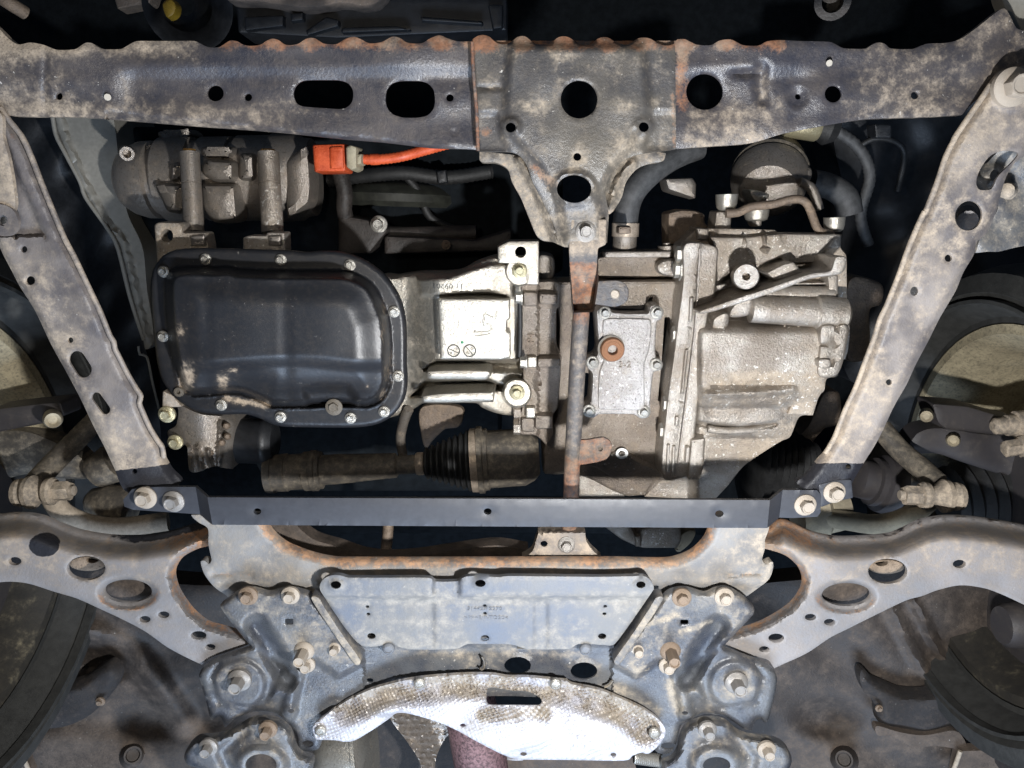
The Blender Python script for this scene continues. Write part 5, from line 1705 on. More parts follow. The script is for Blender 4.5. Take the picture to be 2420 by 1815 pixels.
    t6 = thing('wiring_loom', 'dim wiring loom and relay in the dark right of the engine mount', 'wiring loom', (2080, 380, 1.42))
    tube('loom', [(*c1('C', 1000, 830), 1.42), (*c1('C', 1180, 960), 1.42), (*c1('C', 1260, 1150), 1.42), (*c1('C', 1200, 1400), 1.43), (*c1('C', 1250, 1600), 1.44)], .010, 'hose_rubber', t6, 12, step=.004, ribs=(.06, 1))
    slab('relay', rp(c('C', (1290, 810), (1400, 815), (1400, 900), (1300, 900)), 3), 1.39, .03, 'dark_plastic', t6)
    tube('branch', [(*c1('C', 1180, 960), 1.42), (*c1('C', 1320, 900), 1.41), (*c1('C', 1480, 980), 1.42), (*c1('C', 1440, 1250), 1.43)], .005, 'black_rubber', t6, 8)


compressor()


def orange_cable():
    t = thing('high_voltage_cable', 'bright orange high voltage plug and cable beside the compressor', 'cable', (800, 370, 1.25))
    slab('plug', rp(c('A', (2042, 945), (2250, 938), (2260, 1122), (2055, 1125)), 4), 1.20, .05, 'orange_plastic', t, ch=.004)
    slab('plug_rib', rp(c('B', (-60, 960), (30, 955), (35, 1100), (-55, 1105)), 4), 1.196, .02, 'orange_plastic', t, ch=.003)
    slab('collar', rp(c('B', (48, 960), (80, 945), (118, 960), (120, 1100), (85, 1115), (52, 1090)), 4), 1.19, .05, 'beige_plastic', t, ch=.004)
    slab('collar_clip', rp(c('B', (115, 1010), (150, 1005), (150, 1070), (118, 1075)), 2), 1.20, .03, 'beige_plastic', t)
    k = mp(380, 1.22) / 2.765
    tube('sheath', [(*c1('B', 130, 1040), 1.22), (*c1('B', 230, 1042), 1.22), (*c1('B', 330, 1035), 1.22), (*c1('B', 430, 1018), 1.22), (*c1('B', 550, 985), 1.23), (*c1('B', 680, 950), 1.24), (*c1('B', 800, 920), 1.25)], 33 * k, 'orange_plastic', t, 20, step=.0028, ribs=(.06, 1))
    tube('tape', [(*c1('B', 210, 1042), 1.22), (*c1('B', 262, 1040), 1.22)], 36.5 * k, 'orange_plastic', t, 20)


orange_cable()


def oil_pan():
    t = thing('oil_pan', 'glossy black oil pan with bolted rim left of centre', 'oil pan', (660, 800, 1.06))
    P = cr(c('D', (1000, 385), (1030, 330), (1080, 278), (1160, 247), (1350, 240), (1600, 246), (1900, 256), (1990, 266), (2100, 258), (2212, 262)) + c('E', (100, 288), (200, 338), (290, 408), (350, 482), (400, 572), (430, 680), (440, 800), (441, 1000), (446, 1120), (432, 1215), (392, 1290), (330, 1350), (250, 1390), (150, 1408), (0, 1412)) +
           c('D', (2050, 1410), (1860, 1406), (1780, 1390), (1700, 1352), (1600, 1324), (1450, 1326), (1300, 1308), (1200, 1260), (1120, 1190), (1060, 1100), (1030, 1000), (1010, 850), (990, 650), (984, 480)), True, 6)
    bowl = cr(c('D', (1075, 500), (1085, 430), (1125, 378), (1220, 356), (1400, 362), (1490, 356), (1560, 372), (1800, 382), (2212, 384)) + c('E', (100, 402), (200, 452), (265, 535), (300, 620), (330, 700), (345, 850), (345, 1000), (350, 1090), (330, 1175), (280, 1248), (200, 1285), (120, 1284)) +
              c('D', (2130, 1282), (2020, 1290), (1780, 1290), (1690, 1250), (1560, 1205), (1450, 1205), (1330, 1215), (1250, 1212), (1180, 1160), (1140, 1050), (1110, 900), (1085, 700)), True, 6)

    def hf(x, y):
        d = pdist(x, y, bowl)
        ins = np.where(inside(x, y, bowl), d, -d)
        z = -.060 * sm(-2, 24, ins) ** .8 - .016 * sm(10, 90, ins)
        # lower terrace facing the lamp
        yl = c1('D', 0, 985)[1]
        lower = sm(yl - 16, yl + 22, y - 6 * np.sin((x - 400) / 60.0)) * sm(0, 8, ins)
        z = z + lower * (.012 + .020 * np.clip((y - yl) / 110.0, 0, 1))
        for xx, w in ((1340, 26), (1862, 26)):
            a = c1('D', xx, 0)[0]
            z = z + .0014 * (1 - sm(0, w, np.abs(x - a - (y - 700) * .02))) * sm(8, 24, ins)
        z = z - .0012 * np.cos((x - c1('D', 1600, 0)[0]) / 95 * 3.14159) * sm(10, 40, ins) * (1 - sm(yl - 40, yl, y))
        z = z + .020 * pmask(x, y, c('D', (1995, 1170), (2080, 1150), (2212, 1150)) + c('E', (60, 1150), (110, 1215), (60, 1320)) + c('D', (2020, 1320)), 11) * sm(0, 6, ins)
        # rim bead
        z = z + .003 * (1 - sm(0, 9, pdist(x, y, P)))
        return z

    def mud(x, y):
        return 1.4 * mud0(x, y)

    def mud0(x, y):
        a = .62 * spot(x, y, *c1('D', 1220, 1080), 38, 62, .9) + .55 * spot(x, y, *c1('D', 1455, 1110), 26, 46, .9) + .62 * line(x, y, c('D', (1480, 1225), (1600, 1245), (1740, 1262)), 15) + .45 * spot(x, y, *c1('D', 1520, 1040), 22, 14, .9)
        a = a + .40 * spot(x, y, *c1('D', 1180, 800), 26, 60, .9) + .30 * line(x, y, c('E', (300, 620), (320, 900), (330, 1150)), 20) + .4 * spot(x, y, *c1('E', 280, 1190), 18, 26, .9) + .4 * spot(x, y, *c1('E', 190, 1145), 8, 8, .9)
        return a
    sheet('pan', P, 1.100, 'pan_paint', t, extra=[np.concatenate([q, q[:1]]) for q in (bowl, offset(bowl, -5), offset(bowl, -13), offset(bowl, -24), offset(bowl, 5))], grid=5, hf=hf, skirt=.012, mud=mud, angle=60, seed=12)
    zs = 1.098
    for z, x, y in (('D', 1343, 312), ('D', 1835, 315), ('D', 1068, 393), ('D', 1065, 815), ('D', 1445, 1265), ('D', 1833, 1343), ('E', 75, 350), ('E', 363, 655), ('E', 390, 1075), ('E', 298, 1308), ('E', 78, 1350)):
        bolt(*c1(z, x, y), zs, 13.5, t, 'clean_bolt', 'hex')
    bolt(*c1('D', 1170, 1178), zs, 12, t, 'shaft_steel', 'socket')
    bolt(*c1('D', 2182, 1278), 1.086, 20, t, 'shaft_steel', 'hex', name='drain_plug', long=.6)


oil_pan()


def bell_bracket():
    t = thing('engine_stiffener', 'bright bare aluminium casting between the oil pan and gearbox', 'casting', (1040, 740, 1.15))
    P = cr(c('E', (250, 440), (370, 425), (440, 412), (540, 402), (700, 400), (800, 386), (900, 332), (1000, 297), (1045, 290), (1200, 300, 0), (1220, 480), (1195, 640), (1180, 800), (1180, 960), (1200, 1010), (1215, 1200), (1170, 1335, 0), (1050, 1322), (940, 1282), (900, 1252), (560, 1252), (490, 1290), (400, 1330), (250, 1330)), True, 6)

    def hf(x, y):
        X, Y = (x - 800) * 2.765, (y - 500) * 2.765
        z = np.zeros_like(x)
        # flank rising from the pan to the flat pad
        z = z + .050 * (1 - sm(440, 660, X))
        # trough above the pad
        z = z - .018 * pmask(x, y, c('E', (520, 440), (720, 430), (860, 380), (990, 345), (1130, 345), (1140, 560), (1000, 540), (600, 550), (540, 545)), 5)
        z = z + .022 * pmask(x, y, c('E', (650, 548), (800, 528), (980, 520), (1100, 555), (1000, 562)), 3)
        # recesses below the pad
        z = z + .050 * pmask(x, y, c('E', (640, 975), (1180, 975), (1190, 1040), (960, 1035), (620, 1035), (560, 1035)), 6)
        z = z + .055 * pmask(x, y, c('E', (560, 1110), (960, 1100), (1120, 1160), (1020, 1165), (700, 1180), (560, 1205), (470, 1210)), 6)
        z = z + .012 * sm(1000, 1180, X) * sm(1040, 1110, Y)
        z = z + .010 * (1 - sm(0, 7, pdist(x, y, P)))
        return z + .0015 * wob(x, y, 14)
    sheet('casting', P, 1.150, 'bright_alu', t, grid=4.5, hf=hf, skirt=.06, angle=55, mud=lambda x, y: .20 * (1 - sm(960, 1040, x)) + .25 * sm(1120, 1180, x) + .2 * sm(900, 960, y), seed=13)
    slab('number_pad', rp(c('E', (650, 570), (1118, 572), (1120, 700), (1100, 712), (1098, 785), (1122, 790), (1122, 955), (1060, 968), (665, 966)), 3), 1.118, .045, 'bright_alu', t, ch=.003, draft=2, grid=10)
    slab('rib', cr(c('E', (585, 1040), (960, 1036), (1000, 1060), (960, 1100), (800, 1098), (590, 1095)), True, 5), 1.128, .06, 'bright_alu', t, ch=.006, draft=2)
    slab('rib', cr(c('E', (545, 1205), (700, 1185), (1022, 1176, 0), (1012, 1245, 0), (560, 1250)), True, 5), 1.125, .06, 'bright_alu', t, ch=.006, draft=2)
    # ear with bolt hole
    slab('ear', rp(c('E', (1040, 228), (1110, 194), (1310, 190), (1310, 480), (1225, 475), (1215, 345), (1042, 335)), 4), 1.118, .04, 'bright_alu', t, ch=.003, holes=[ez('E', 1190, 265, 37, 38)], mud=lambda x, y: .25 + 0 * x)
    lathe('boss', W(*c1('E', 1185, 390), 1.12), W(*c1('E', 1185, 390), 1.16), [(0, .012), (0, .019), (.1, .0205), (1, .024)], 'bright_alu', t, 28)
    lathe('boss', W(*c1('E', 1168, 1185), 1.12), W(*c1('E', 1168, 1185), 1.16), [(0, .012), (0, .019), (.1, .0205), (1, .024)], 'bright_alu', t, 28)
    bolt(*c1('E', 1183, 388), 1.119, 18, t, 'gold_bolt', 'tall', turn=.3)
    bolt(*c1('E', 1167, 1183), 1.119, 18, t, 'gold_bolt', 'tall', turn=.6)
    text('11 09201', *c1('E', 715, 485), 1.1315, 17, 'stamp_ink', t, rot=180, depth=.0008, stretch=1.15)
    for x, y, a, s in ((752, 910, 25, ('A', '11')), (857, 910, 50, ('17', '12'))):
        px, py = c1('E', x, y)
        ringmesh('date_stamp', px, py, 1.1165, 12.8, 15.2, .003, 'stamp_ink', t)
        tube('date_stamp_bar', [(px - 12 * math.cos(math.radians(a)), py - 12 * math.sin(math.radians(a)), 1.1172), (px + 12 * math.cos(math.radians(a)), py + 12 * math.sin(math.radians(a)), 1.1172)], .0006, 'stamp_ink', t, 6)
        text(s[0], px - 5, py + 5.5, 1.1168, 8.5, 'stamp_ink', t, rot=a, depth=.0008)
        text(s[1], px + 5, py - 5.5, 1.1168, 8.5, 'stamp_ink', t, rot=a, depth=.0008)
    slab('paint_dot', ez('E', 808, 855, 10, 9), 1.1168, .002, 'green_ink', t, ch=.0003, draft=0)
    # raised cast mark on the right of the pad
    for pts in (c('E', (1035, 650), (1025, 690), (1000, 690), (960, 670), (950, 690), (950, 740), (985, 735), (1000, 780), (900, 790), (895, 775)), c('E', (890, 815), (940, 808), (1000, 800))):
        tube('cast_mark', [(p[0], p[1], 1.1188) for p in pts], .0018, 'bright_alu', t, 8)
    # small green-ended studs at the joint
    for x, y in ((1178, 562), (1207, 985)):
        lathe('stud', W(*c1('E', x - 22, y), 1.12), W(*c1('E', x + 24, y), 1.12), [(0, .006), (.08, .0085), (.75, .0085), (.8, .011), (1, .011)], 'clean_bolt', t, 6)
    tube('gasket', [(*c1('E', 1185, 590), 1.125), (*c1('E', 1188, 760), 1.125), (*c1('E', 1183, 950), 1.125)], .0035, 'black_rubber', t, 8)


bell_bracket()


def gearbox():
    t = thing('gearbox', 'large grey brown cast aluminium gearbox right of centre', 'gearbox', (1650, 820, 1.15))
    # joint blocks next to the engine
    jb = cr(c('E', (1200, 470), (1310, 460), (1440, 470), (1440, 620), (1425, 640), (1425, 880), (1450, 950), (1450, 1080), (1430, 1280), (1400, 1330), (1400, 1450), (1360, 1530, 0), (1290, 1465), (1185, 1450), (1180, 1350), (1200, 1280), (1205, 1010), (1180, 940), (1200, 600)), True, 6)
    slab('joint_flange', jb, 1.142, .09, 'case_alu', t, ch=.0025, grid=7, hf=lambda x, y: .010 * sm(c1('E', 1302, 0)[0] - 1, c1('E', 1308, 0)[0] + 1, x) + .012 * pmask(x, y, c('E', (1290, 1060), (1320, 1110), (1300, 1180), (1280, 1120)), 5))
    for q in (c('E', (1205, 525), (1300, 528), (1300, 620), (1210, 620)), c('E', (1312, 535), (1430, 540), (1430, 605), (1312, 605)), c('E', (1300, 960), (1450, 955), (1450, 1015), (1300, 1020)), c('E', (1195, 1350), (1280, 1350), (1280, 1440), (1195, 1440)), c('E', (1285, 1330), (1400, 1335), (1395, 1420), (1285, 1420))):
        slab('lug', rp(q, 5), 1.130, .03, 'case_alu', t, ch=.004, draft=3)
    text('P4', *c1('E', 1258, 828), 1.1412, 24, 'brown_alu', t, rot=-90, depth=.004)
    for x, y in ((1265, 985), (1255, 1315)):
        slab('machined_pad', rp(c('E', (x - 30, y - 34), (x + 30, y - 34), (x + 30, y + 34), (x - 30, y + 34)), 3), 1.127, .03, 'bright_alu', t, ch=.002)
    for x, y in ((1160, 1310), (1158, 1408)):
        lathe('stud', W(*c1('E', x - 18, y), 1.15), W(*c1('E', x + 30, y), 1.15), [(0, .008), (.1, .012), (1, .012)], 'cast_alu', t, 6)
    # middle casing floor
    mid = cr(c('E', (1310, 458, 0), (2212, 452, 0), (2300, 700), (2300, 1659, 0)) + c('H', (2100, 360), (2000, 470, 0), (1860, 470), (1580, 340), (1350, 330), (1340, 250)) + c('E', (1340, 1540), (1400, 1420), (1430, 1280), (1440, 900), (1430, 640)), True, 8)
    slab('middle_casing', mid, 1.168, .10, 'case_alu', t, ch=.005, grid=8, holes=[rp(c('E', (1640, 640), (1692, 632), (1690, 900), (1660, 945), (1622, 950)), 4, 6), rp(c('E', (1606, 1050), (1655, 1060), (1645, 1230), (1600, 1255)), 4, 6), rp(c('E', (1800, 632), (1990, 640), (2035, 560), (2060, 560), (2020, 660), (1800, 660)), 3, 6), rp(c('E', (2130, 690), (2170, 690), (2160, 960), (2125, 1240), (2085, 1240), (2110, 1000)), 4, 6)], hf=lambda x, y: .008 * wob(x, y, 15) + .028 * (1 - sm(1352, 1372, x)) + .03 * sm(1040, 1180, y) - .01 * (1 - sm(660, 690, y)), mud=lambda x, y: .1 + 0 * x)
    # upper deck over the middle casing
    up = rp(c('E', (1690, 300), (2000, 262), (2180, 262), (2190, 300), (2212, 330), (2212, 430), (2080, 430), (1760, 440), (1690, 420)), 5)
    slab('upper_deck', up, 1.19, .08, 'case_alu', t, ch=.005, mud=lambda x, y: .2 + 0 * x)
    slab('upper_flange', rp(c('E', (1740, 262), (2180, 258), (2185, 300), (1740, 300)), 3), 1.18, .05, 'dull_alu', t)
    slab('knob', cr(c('E', (2080, 350), (2120, 320), (2212, 318), (2212, 420), (2120, 415), (2085, 390)), True, 5), 1.165, .06, 'cast_alu', t, ch=.008)
    lathe('stud', W(*c1('E', 2145, 205), 1.2), W(*c1('E', 2145, 265), 1.2), [(0, .006), (.3, .006), (.32, .014), (.8, .014), (.82, .018), (1, .018)], 'dull_alu', t, 12)
    slab('side_block', cr(c('E', (1310, 290), (1395, 290), (1412, 320), (1412, 400), (1390, 440), (1310, 455)), True, 5), 1.19, .06, 'dull_alu', t, ch=.006)
    
    # rear lower wedge
    wd = cr(c('H', (1570, 340, 0), (1640, 340), (1860, 425), (1868, 478, 0), (1570, 478, 0)), True, 7)
    slab('lower_web', wd, 1.20, .05, 'cast_alu', t, ch=.004)
    arm = cr(c('H', (1760, 195), (1850, 160), (1900, 190), (2000, 240), (2130, 300), (2212, 350), (2212, 470), (2000, 470), (1900, 430), (1700, 300), (1620, 260)), True, 7)
    slab('lower_arm', arm, 1.165, .06, 'case_alu', t, ch=.008, hf=lambda x, y: .035 * sm(1080, 1160, y))
    slab('rear_foot', rp(c('H', (1690, 640), (1890, 640), (1960, 770), (1950, 690), (2212, 650)) + c('I', (20, 650), (30, 760), (0, 815)) + c('H', (1990, 815), (1940, 800), (1850, 760)), 5), 1.21, .06, 'cast_alu', t, ch=.005)
    slab('rear_foot_cap', rp(c('H', (1938, 740), (1975, 735), (1980, 805), (1940, 808)), 3), 1.20, .04, 'cast_alu', t)
    ringmesh('washer', *c1('E', 1852, 1582), 1.158, 8, 14.5, .003, 'zinc_white', t, ry=.9)
    bolt(*c1('E', 1852, 1584), 1.163, 8, t, 'dull_alu', 'socket')

    # service cover with its bolts
    cv = thing('gearbox_cover', 'cast service cover with six bolts and a rusty drain plug', 'cover', (1480, 830, 1.13))
    O = cr(c('E', (1690, 650), (1720, 618), (1770, 625), (1790, 660), (2020, 665), (2040, 620), (2090, 612), (2120, 650), (2110, 700), (2080, 720), (2070, 900), (2080, 960), (2118, 985), (2110, 1030), (2060, 1050), (2040, 1200), (2035, 1270), (2040, 1310), (2020, 1345), (1970, 1350), (1930, 1325), (1700, 1325), (1670, 1345), (1620, 1340), (1605, 1300), (1640, 1260), (1650, 1240), (1660, 1060), (1625, 1020), (1630, 970), (1680, 950), (1700, 900), (1690, 720)), True, 5)
    slab('rim', O, 1.128, .05, 'cover_alu', cv, ch=.0025, draft=2, grid=7, hf=lambda x, y: -.000 * x, mud=lambda x, y: .1 + 0 * x)
    I2 = cr(c('E', (1730, 720), (1800, 700), (2030, 705), (2045, 740), (2030, 900), (2000, 1000), (2000, 1280), (1985, 1295), (1710, 1292), (1698, 1270), (1705, 1060), (1735, 960)), True, 5)
    slab('panel', I2, 1.123, .012, 'cover_alu', cv, ch=.002, draft=2, hf=lambda x, y: .0015 * wob(x, y, 23))
    for x, y in ((1740, 662), (2080, 660), (1660, 985), (2075, 1000), (1637, 1302), (1993, 1308)):
        bolt(*c1('E', x, y), 1.126, 15.5, cv, 'clean_bolt', 'tall', turn=(x % 7) / 7)
    bolt(*c1('E', 1788, 900), 1.121, 29, cv, 'copper_rust', 'socket', name='drain_plug', label='rusty orange drain plug with square socket')
    ringmesh('plug_washer', *c1('E', 1782, 895), 1.1205, 20, 32, .002, 'shaft_steel', cv)
    text('3-2', *c1('E', 1872, 1002), 1.1212, 20, 'dull_alu', cv, depth=.003, stretch=1.2)

    # right housing
    P = cr(c('F', (130, 110, 0), (640, 122), (665, 145), (1075, 150, 0), (1068, 235), (1105, 290), (1108, 420), (1112, 640), (1128, 770), (1118, 900), (1098, 965, 0), (1055, 970), (1050, 1072), (980, 1092), (960, 1172), (930, 1200), (888, 1330, 0), (800, 1342), (740, 1470), (680, 1500), (560, 1575), (440, 1659)) +
           c('I', (380, 345), (330, 410), (255, 490, 0), (0, 490, 0)) + c('H', (2000, 480, 0), (2110, 360), (2120, 200)) + c('E', (2120, 1500), (2150, 1200), (2170, 900), (2200, 650)) + c('F', (20, 240)), True, 6)

    def hf(x, y):
        X, Y = (x - 1600) * 2.765, (y - 500) * 2.765
        z = np.zeros_like(x)
        # body below the pipes: one plateau, swelling into the main drum, a ridge, and a lower drum
        plate = sm(640, 800, Y) * sm(60, 150, X)
        z = z - .040 * plate * (1 - sm(1000, 1080, X + .0 * Y))
        q = np.clip((Y - 980) / 300.0, -1, 1)
        z = z - .030 * np.sqrt(np.maximum(0, 1 - q * q)) * sm(60, 180, X) * (1 - sm(960, 1060, X))
        q2 = np.clip((Y - 1310) / 170.0, -1, 1)
        z = z - .016 * np.sqrt(np.maximum(0, 1 - q2 * q2)) * sm(120, 260, X) * (1 - sm(560, 900, X))
        z = z - .008 * line(x, y, c('F', (180, 1195), (480, 1188), (760, 1160)), 10, 9)
        z = z + .010 * line(x, y, c('F', (110, 1380), (220, 1400), (420, 1420), (640, 1390)), 7, 6)
        z = z + .025 * sm(1600, 1850, Y)
        # dark pocket above the slanted rib
        z = z + .055 * pmask(x, y, c('F', (250, 470), (360, 400), (560, 380), (760, 345), (960, 335), (1005, 385), (860, 405), (700, 462), (400, 560), (245, 610)), 4)
        # upper field
        z = z - .010 * (1 - sm(400, 620, Y)) * sm(230, 280, X)
        z = z - .030 * (1 - sm(210, 240, Y)) * 0
        return z + .0025 * wob(x, y, 17)
    sheet('housing', P, 1.175, 'cast_alu', t, grid=5, hf=hf, skirt=.14, angle=50, mud=lambda x, y: .2 * sm(860, 900, y) + .5 * spot(x, y, *c1('F', 500, 1080), 160, 26, .9) + .35 * sm(1850, 1950, x) + .5 * sm(1010, 1080, y + (x - 1780) * .5) * (x > 1740) - .15 + .3 * (1 - sm(690, 760, y)), seed=14)
    # parting flange
    fl = cr(c('F', (40, 255), (60, 210), (150, 205), (260, 235), (265, 300), (240, 560), (205, 650), (170, 900), (130, 1300), (95, 1659)) + c('H', (2300, 345, 0), (2120, 350)) + c('E', (2150, 1250), (2190, 950)) + c('F', (10, 700), (40, 450)), True, 6)
    slab('parting_flange', fl, 1.118, .07, 'cast_alu', t, ch=.0025, grid=8, draft=2, hf=lambda x, y: .004 * sm(-1, 1, (x - (1600 + (150 - (y - 586) * .34) / 2.765))) )
    slab('flange_rib', rp(c('F', (85, 560), (110, 560), (100, 720), (78, 720)), 3), 1.112, .01, 'cast_alu', t)
    slab('flange_rib', rp(c('F', (55, 900), (75, 900), (45, 1190), (25, 1190)), 3), 1.112, .01, 'cast_alu', t)
    for z, x, y in (('F', 20, 280), ('F', 8, 380), ('E', 2205, 800), ('E', 2145, 1255), ('E', 2122, 1430)):
        lathe('flange_bolt', W(*c1(z, x - 30, y), 1.14), W(*c1(z, x + 28, y), 1.14), [(0, .009), (.06, .012), (.55, .012), (.6, .016), (1, .016)], 'clean_bolt', t, 6)
    tube('parting_line', [(*c1('F', 150, 240), 1.1165), (*c1('F', 135, 480), 1.1165), (*c1('F', 118, 760), 1.1165), (*c1('F', 70, 1150), 1.1165), (*c1('F', 25, 1500), 1.1165), (*c1('F', 8, 1650), 1.1165)], .0016, 'dull_alu', t, 6)
    for z_, pts in (('F', ((85, 1540), (62, 1540), (55, 1640), (78, 1640))), ('H', ((2150, 140), (2168, 140), (2160, 320), (2142, 320))), ('H', ((2185, 150), (2203, 150), (2195, 320), (2177, 320))), ('F', ((-8, 1340), (12, 1340), (8, 1400), (-12, 1400)))):
        slab('flange_rib', rp(c(z_, *pts), 3), 1.112, .01, 'cast_alu', t, ch=.0015)
    for x_, w_ in ((700, 9), (790, 9), (880, 9)):
        slab('drum_web', rp(c('F', (x_, 700), (x_ + w_, 700), (x_ + w_ + 6, 760), (x_ - 6, 760)), 2), 1.125, .05, 'cast_alu', t, ch=.0015)
    for y_ in (470, 500):
        slab('shelf_web', rp(c('F', (620, y_), (985, y_ - 6), (985, y_ + 6), (620, y_ + 8)), 2), 1.148, .03, 'cast_alu', t, ch=.0015)
    # upper shelf with bosses
    slab('upper_shelf', rp(c('F', (215, 165), (440, 170), (640, 150), (665, 145), (1075, 150), (1070, 235), (960, 250), (930, 330), (700, 340), (680, 300), (450, 375), (350, 380), (265, 460), (250, 240)), 4), 1.150, .05, 'cast_alu', t, ch=.003, hf=lambda x, y: .003 * wob(x, y, 19) - .012 * line(x, y, c('F', (440, 180), (445, 240)), 4) - .012 * line(x, y, c('F', (570, 170), (575, 240)), 4) - .012 * line(x, y, c('F', (668, 170), (668, 240)), 4))
    slab('upper_corner', rp(c('F', (132, 108), (205, 112), (205, 185), (135, 185)), 3), 1.16, .05, 'cast_alu', t)
    # slanting bracket with its boss
    rib = cr(c('F', (140, 652), (230, 622), (420, 556), (560, 512), (700, 464), (870, 406), (1000, 386), (1024, 330), (1040, 298), (1080, 290), (1106, 302), (1098, 372), (1062, 410), (880, 438), (710, 498), (570, 548), (430, 594), (240, 652), (150, 668)), True, 5)
    slab('slanted_rib', rib, 1.078, .10, 'cast_alu', t, ch=.003, draft=1)
    lathe('boss', W(*c1('F', 452, 425), 1.085), W(*c1('F', 440, 420), 1.16), [(.25, .0055), (0, .0055), (0, .0165), (.05, .018), (1, .020)], 'cast_alu', t, 32)
    slab('step_block', rp(c('F', (585, 400), (640, 450), (830, 405), (760, 330), (700, 345)), 3), 1.11, .05, 'cast_alu', t)
    
    # oil pipes
    lathe('cross_pipe', W(*c1('F', 480, 640), 1.125), W(*c1('F', 1112, 672), 1.125), [(0, .019), (.66, .021), (.68, .024), (.96, .024), (1, .017)], 'cast_alu', t, 28)
    lathe('cross_pipe', W(*c1('F', 560, 545), 1.145), W(*c1('F', 1010, 560), 1.145), [(0, .014), (1, .016)], 'cast_alu', t, 24)
    slab('end_column', rp(c('F', (985, 420), (1050, 415), (1055, 600), (1000, 600)), 3), 1.135, .05, 'cast_alu', t)
    slab('pipe_support', cr(c('F', (350, 640), (400, 590), (490, 570), (490, 640), (460, 680), (350, 690)), True, 5), 1.12, .06, 'cast_alu', t, ch=.006)
    slab('left_support', cr(c('F', (240, 700), (330, 660), (335, 740), (300, 790), (235, 790)), True, 5), 1.12, .06, 'cast_alu', t, ch=.006)
    slab('end_cap', cr(c('F', (945, 755), (1050, 745), (1100, 735), (1125, 775), (1115, 830), (1090, 960), (1040, 1070), (925, 1070), (935, 900)), True, 5), 1.098, .08, 'cast_alu', t, ch=.004, hf=lambda x, y: .010 * line(x, y, c('F', (1045, 760), (1030, 900), (1000, 1010)), 4) + .008 * line(x, y, c('F', (940, 870), (1040, 880)), 5))
    slab('end_lug', cr(c('F', (930, 970), (1000, 970), (998, 1020), (935, 1022)), True, 4), 1.090, .03, 'cast_alu', t)
    slab('end_plate', rp(c('F', (780, 1180), (950, 1175), (910, 1240), (885, 1328), (720, 1325)), 4), 1.118, .06, 'cast_alu', t, mud=lambda x, y: .5 + 0 * x)
    tube('lower_edge', [(*c1('F', 200, 1420), 1.125), (*c1('F', 350, 1435), 1.125), (*c1('F', 550, 1415), 1.13), (*c1('F', 700, 1370), 1.14)], .006, 'cast_alu', t, 8)
    slab('rib', rp(c('F', (95, 1490), (185, 1480), (175, 1659), (150, 1750), (70, 1750)), 4), 1.11, .05, 'cast_alu', t, ch=.004)
    # three cup sockets on top
    k = mp(500, 1.2) / 2.765
    for x, y0, y1, r in ((325, 1270, 1375, 71), (520, 1370, 1445, 80), (1028, 1420, 1515, 68)):
        lathe('cup', W(*c1('C', x, y0), 1.19), W(*c1('C', x - 4, y1), 1.19), [(0, r * k * .86), (0, r * k), (.55, r * k * .96), (.85, r * k * .85), (1, r * k * .6)], 'bright_alu', t, 32)
    slab('cup_stem', rp(c('C', (255, 1380), (355, 1380), (350, 1500), (325, 1570), (290, 1570), (235, 1520)), 4), 1.18, .04, 'cast_alu', t, ch=.006)
    slab('cup_stem', rp(c('C', (500, 1430), (555, 1430), (550, 1480), (525, 1480)), 4), 1.18, .04, 'cast_alu', t, ch=.004)
    slab('left_tower', rp(c('C', (-60, 1390), (30, 1370), (120, 1375), (180, 1400), (180, 1460), (205, 1480), (135, 1560), (50, 1600), (-60, 1600)), 5), 1.22, .05, 'brown_alu', t, ch=.006)
    slab('left_lug', rp(c('C', (-80, 1165), (100, 1160), (125, 1200), (120, 1300), (-60, 1240)), 5), 1.24, .05, 'dull_alu', t, ch=.006)
    slab('lower_shadow_part', cr(c('F', (1120, 450), (1330, 470), (1335, 600), (1260, 640), (1260, 830), (1240, 960), (1110, 960)), True, 8), 1.36, .06, 'brown_alu', t, ch=.008)
    slab('lower_shadow_part', cr(c('F', (960, 1180), (1060, 1190), (1060, 1380), (960, 1420), (800, 1600), (700, 1560), (850, 1400)), True, 8), 1.34, .06, 'brown_alu', t, ch=.008)
    return t


gearbox()


